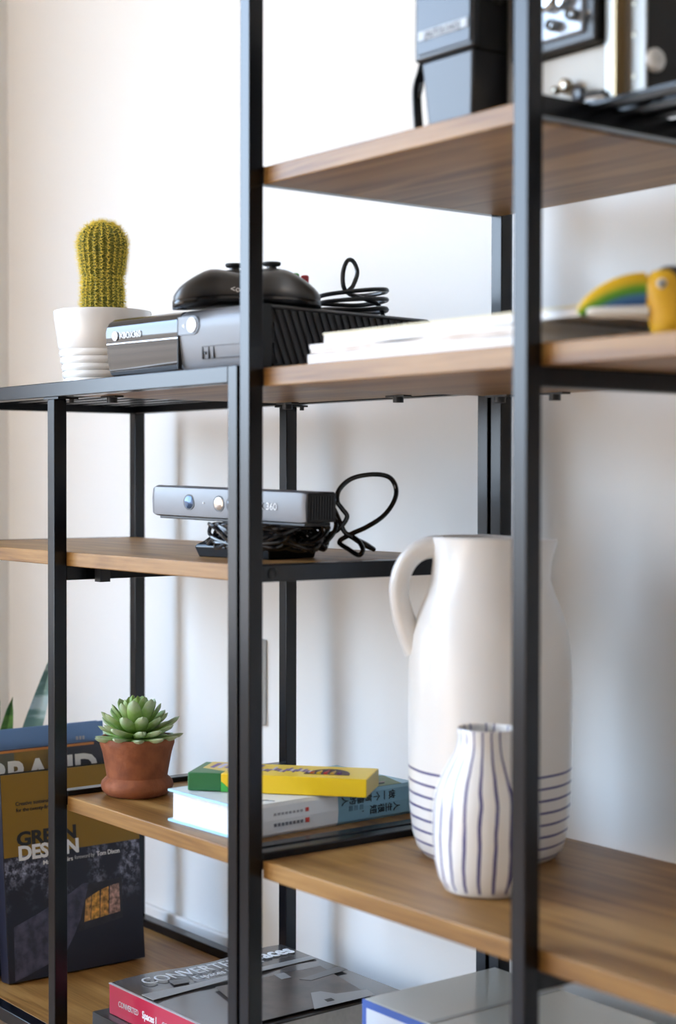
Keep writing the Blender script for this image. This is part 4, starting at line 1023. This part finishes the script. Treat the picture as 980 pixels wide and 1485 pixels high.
# ------------------------------------------------------------------ stack on the bottom shelf: two big books
pA = on_z(160, 1425, Z(-.724)); RW, RL = .29, .305
l_ = thing('large_book', (pA.x-.022, pA.y-.016, fz), 'large dark book lying under the red-spined book on the bottom shelf', 'book')
MB().box(0, .30, 0, .30, 0, .0025).build('back_cover', mat('dark_cover', (.05, .048, .045), .3), l_)
MB().box(0, .30, 0, .30, .0185, .021).build('front_cover', mat('dark_cover', ()), l_)
MB().box(0, .30, -.001, .002, 0, .021).build('spine', mat('dark_cover', ()), l_, bevel=.0008)
MB().box(.004, .296, .002, .296, .0025, .0185).build('page_block', PAPER, l_)
rz = fz+.0212; RT = .0435
rbk = thing('red_spine_book', (pA.x, pA.y, rz), 'big book with red spine and grey photo cover lying on the bottom shelf', 'book', rad(1.0))
PH = mat('photo_grey', (.115, .10, .092), .22, col2=(.055, .05, .05), vscale=14, coat=.5)
MB().box(0, RW, .0, RL, 0, .0025).build('back_cover', PH, rbk)
# slightly curled front cover
rs = []
for i in range(13):
    t = i/12; y_ = RL*t; lift = .0015*math.sin(t*9)+.0012*t
    rs.append([Vector((0, y_, RT-.0025+lift*1.5)), Vector((RW, y_, RT-.0025)), Vector((RW, y_, RT)), Vector((0, y_, RT+lift*1.5))])
fc_ = MB().rings(rs).build('front_cover', PH, rbk)
sp2 = MB().box(0, RW, -.002, .002, 0, RT+.0003).build('spine', mat('spine_red', (.48, .018, .055), .3, coat=.3), rbk, bevel=.0012)
MB().box(-.0003, RW, -.0022, .001, RT-.0008, RT+.0006).build('spine_edge', mat('worn_edge', (.42, .38, .38), .5), rbk)
MB().box(.004, RW-.004, .002, RL-.004, .0025, RT-.0025).build('page_block', PAPER, rbk)
GI = mat('cover_white_ink', (.62, .62, .62), .4)
lettering('spine_lettering', 'CONVERTED', .0115, frame((.026, -.0023, .0165), (1, 0, 0), (0, 0, 1)), GI, rbk, bold=0, sx=.8)
lettering('spine_lettering', 'Spaces |', .0145, frame((.090, -.0023, .0165), (1, 0, 0), (0, 0, 1)), WHITEINK, rbk, bold=.02, sx=.8)
lettering('spine_lettering', 'CONVERTED', .0115, frame((.141, -.0023, .0165), (1, 0, 0), (0, 0, 1)), GI, rbk, bold=0, sx=.8)
zt_ = RT+.0045
lettering('title_lettering', 'CONVERTED', .041, frame((.052, .030, zt_), (0, 1, 0), (-1, 0, 0)), GI, rbk, bold=-.004, sx=.72)
lettering('title_lettering', 'Spaces', .046, frame((.052, .205, zt_+.0005), (0, 1, 0), (-1, 0, 0)), WHITEINK, rbk, bold=.025, sx=.72)
lettering('title_lettering', 'Espaces | Raume', .022, frame((.075, .10, zt_), (0, 1, 0), (-1, 0, 0)), GI, rbk, bold=-.002, sx=.75)
def cpoly(name, pts_, m, z0=None): return MB().prism(pts_, RT+.0032 if z0 is None else z0, RT+.0040 if z0 is None else z0+.0004).build(name, m, rbk)
PALE = mat('print_pale', (.30, .29, .28), .35); MIDG = mat('print_mid', (.12, .11, .105), .3); BRN = mat('print_brown', (.085, .062, .05), .3, var=.3, vscale=30)
cpoly('printed_band', [(.085, .0), (.115, 0), (.108, .08), (.098, .17), (.096, .30), (.080, .30), (.082, .17), (.088, .08)], PALE)
cpoly('printed_shape', [(.12, .10), (.28, .06), (.28, .25), (.13, .28)], BRN)
cpoly('printed_shape', [(.150, .30), (.165, .215), (.180, .225), (.170, .30)], MIDG, RT+.0041)
cpoly('printed_shape', [(.125, .20), (.150, .195), (.150, .212), (.125, .217)], PALE, RT+.0041)
cpoly('printed_shape', [(.055, .065), (.075, .060), (.078, .085), (.062, .092)], MIDG)
cpoly('printed_shape', [(.225, .190), (.285, .150), (.287, .255), (.262, .262), (.250, .215), (.228, .205)], PALE, RT+.0041)
cpoly('printed_shape', [(.262, .185), (.272, .183), (.272, .195), (.262, .197)], BLACKINK, RT+.0046)

# ------------------------------------------------------------------ glossy box on the bottom shelf of the tall unit
bx = thing('storage_box', (-1.598, 1.262, fz), 'glossy grey storage box with a blue-bordered label on the bottom shelf', 'box')
GB = mat('box_grey', (.68, .68, .61), .12, coat=.6)
BXW, BXD, BXH = .39, .22, .150
MB().box(.003, BXW-.003, .003, BXD-.003, 0, BXH-.02).build('box_body', GB, bx, bevel=.003)
MB().box(0, BXW, 0, BXD, BXH-.03, BXH).build('lid', GB, bx, bevel=.003)
BB = mat('label_blue', (.07, .14, .45), .4)
lb_ = MB().box(-.0008, .13, -.0008, .002, .03, BXH-.001).build('label', BB, bx)
MB().box(.008, .122, -.0012, .0, .038, BXH-.010).build('label_field', mat('label_white', (.72, .76, .82), .4), lb_)
MB().box(BXW*.30, BXW*.32, .002, BXD-.002, BXH, BXH+.0006).build('lid_seam', mat('seam_grey', (.45, .45, .42), .2), bx)
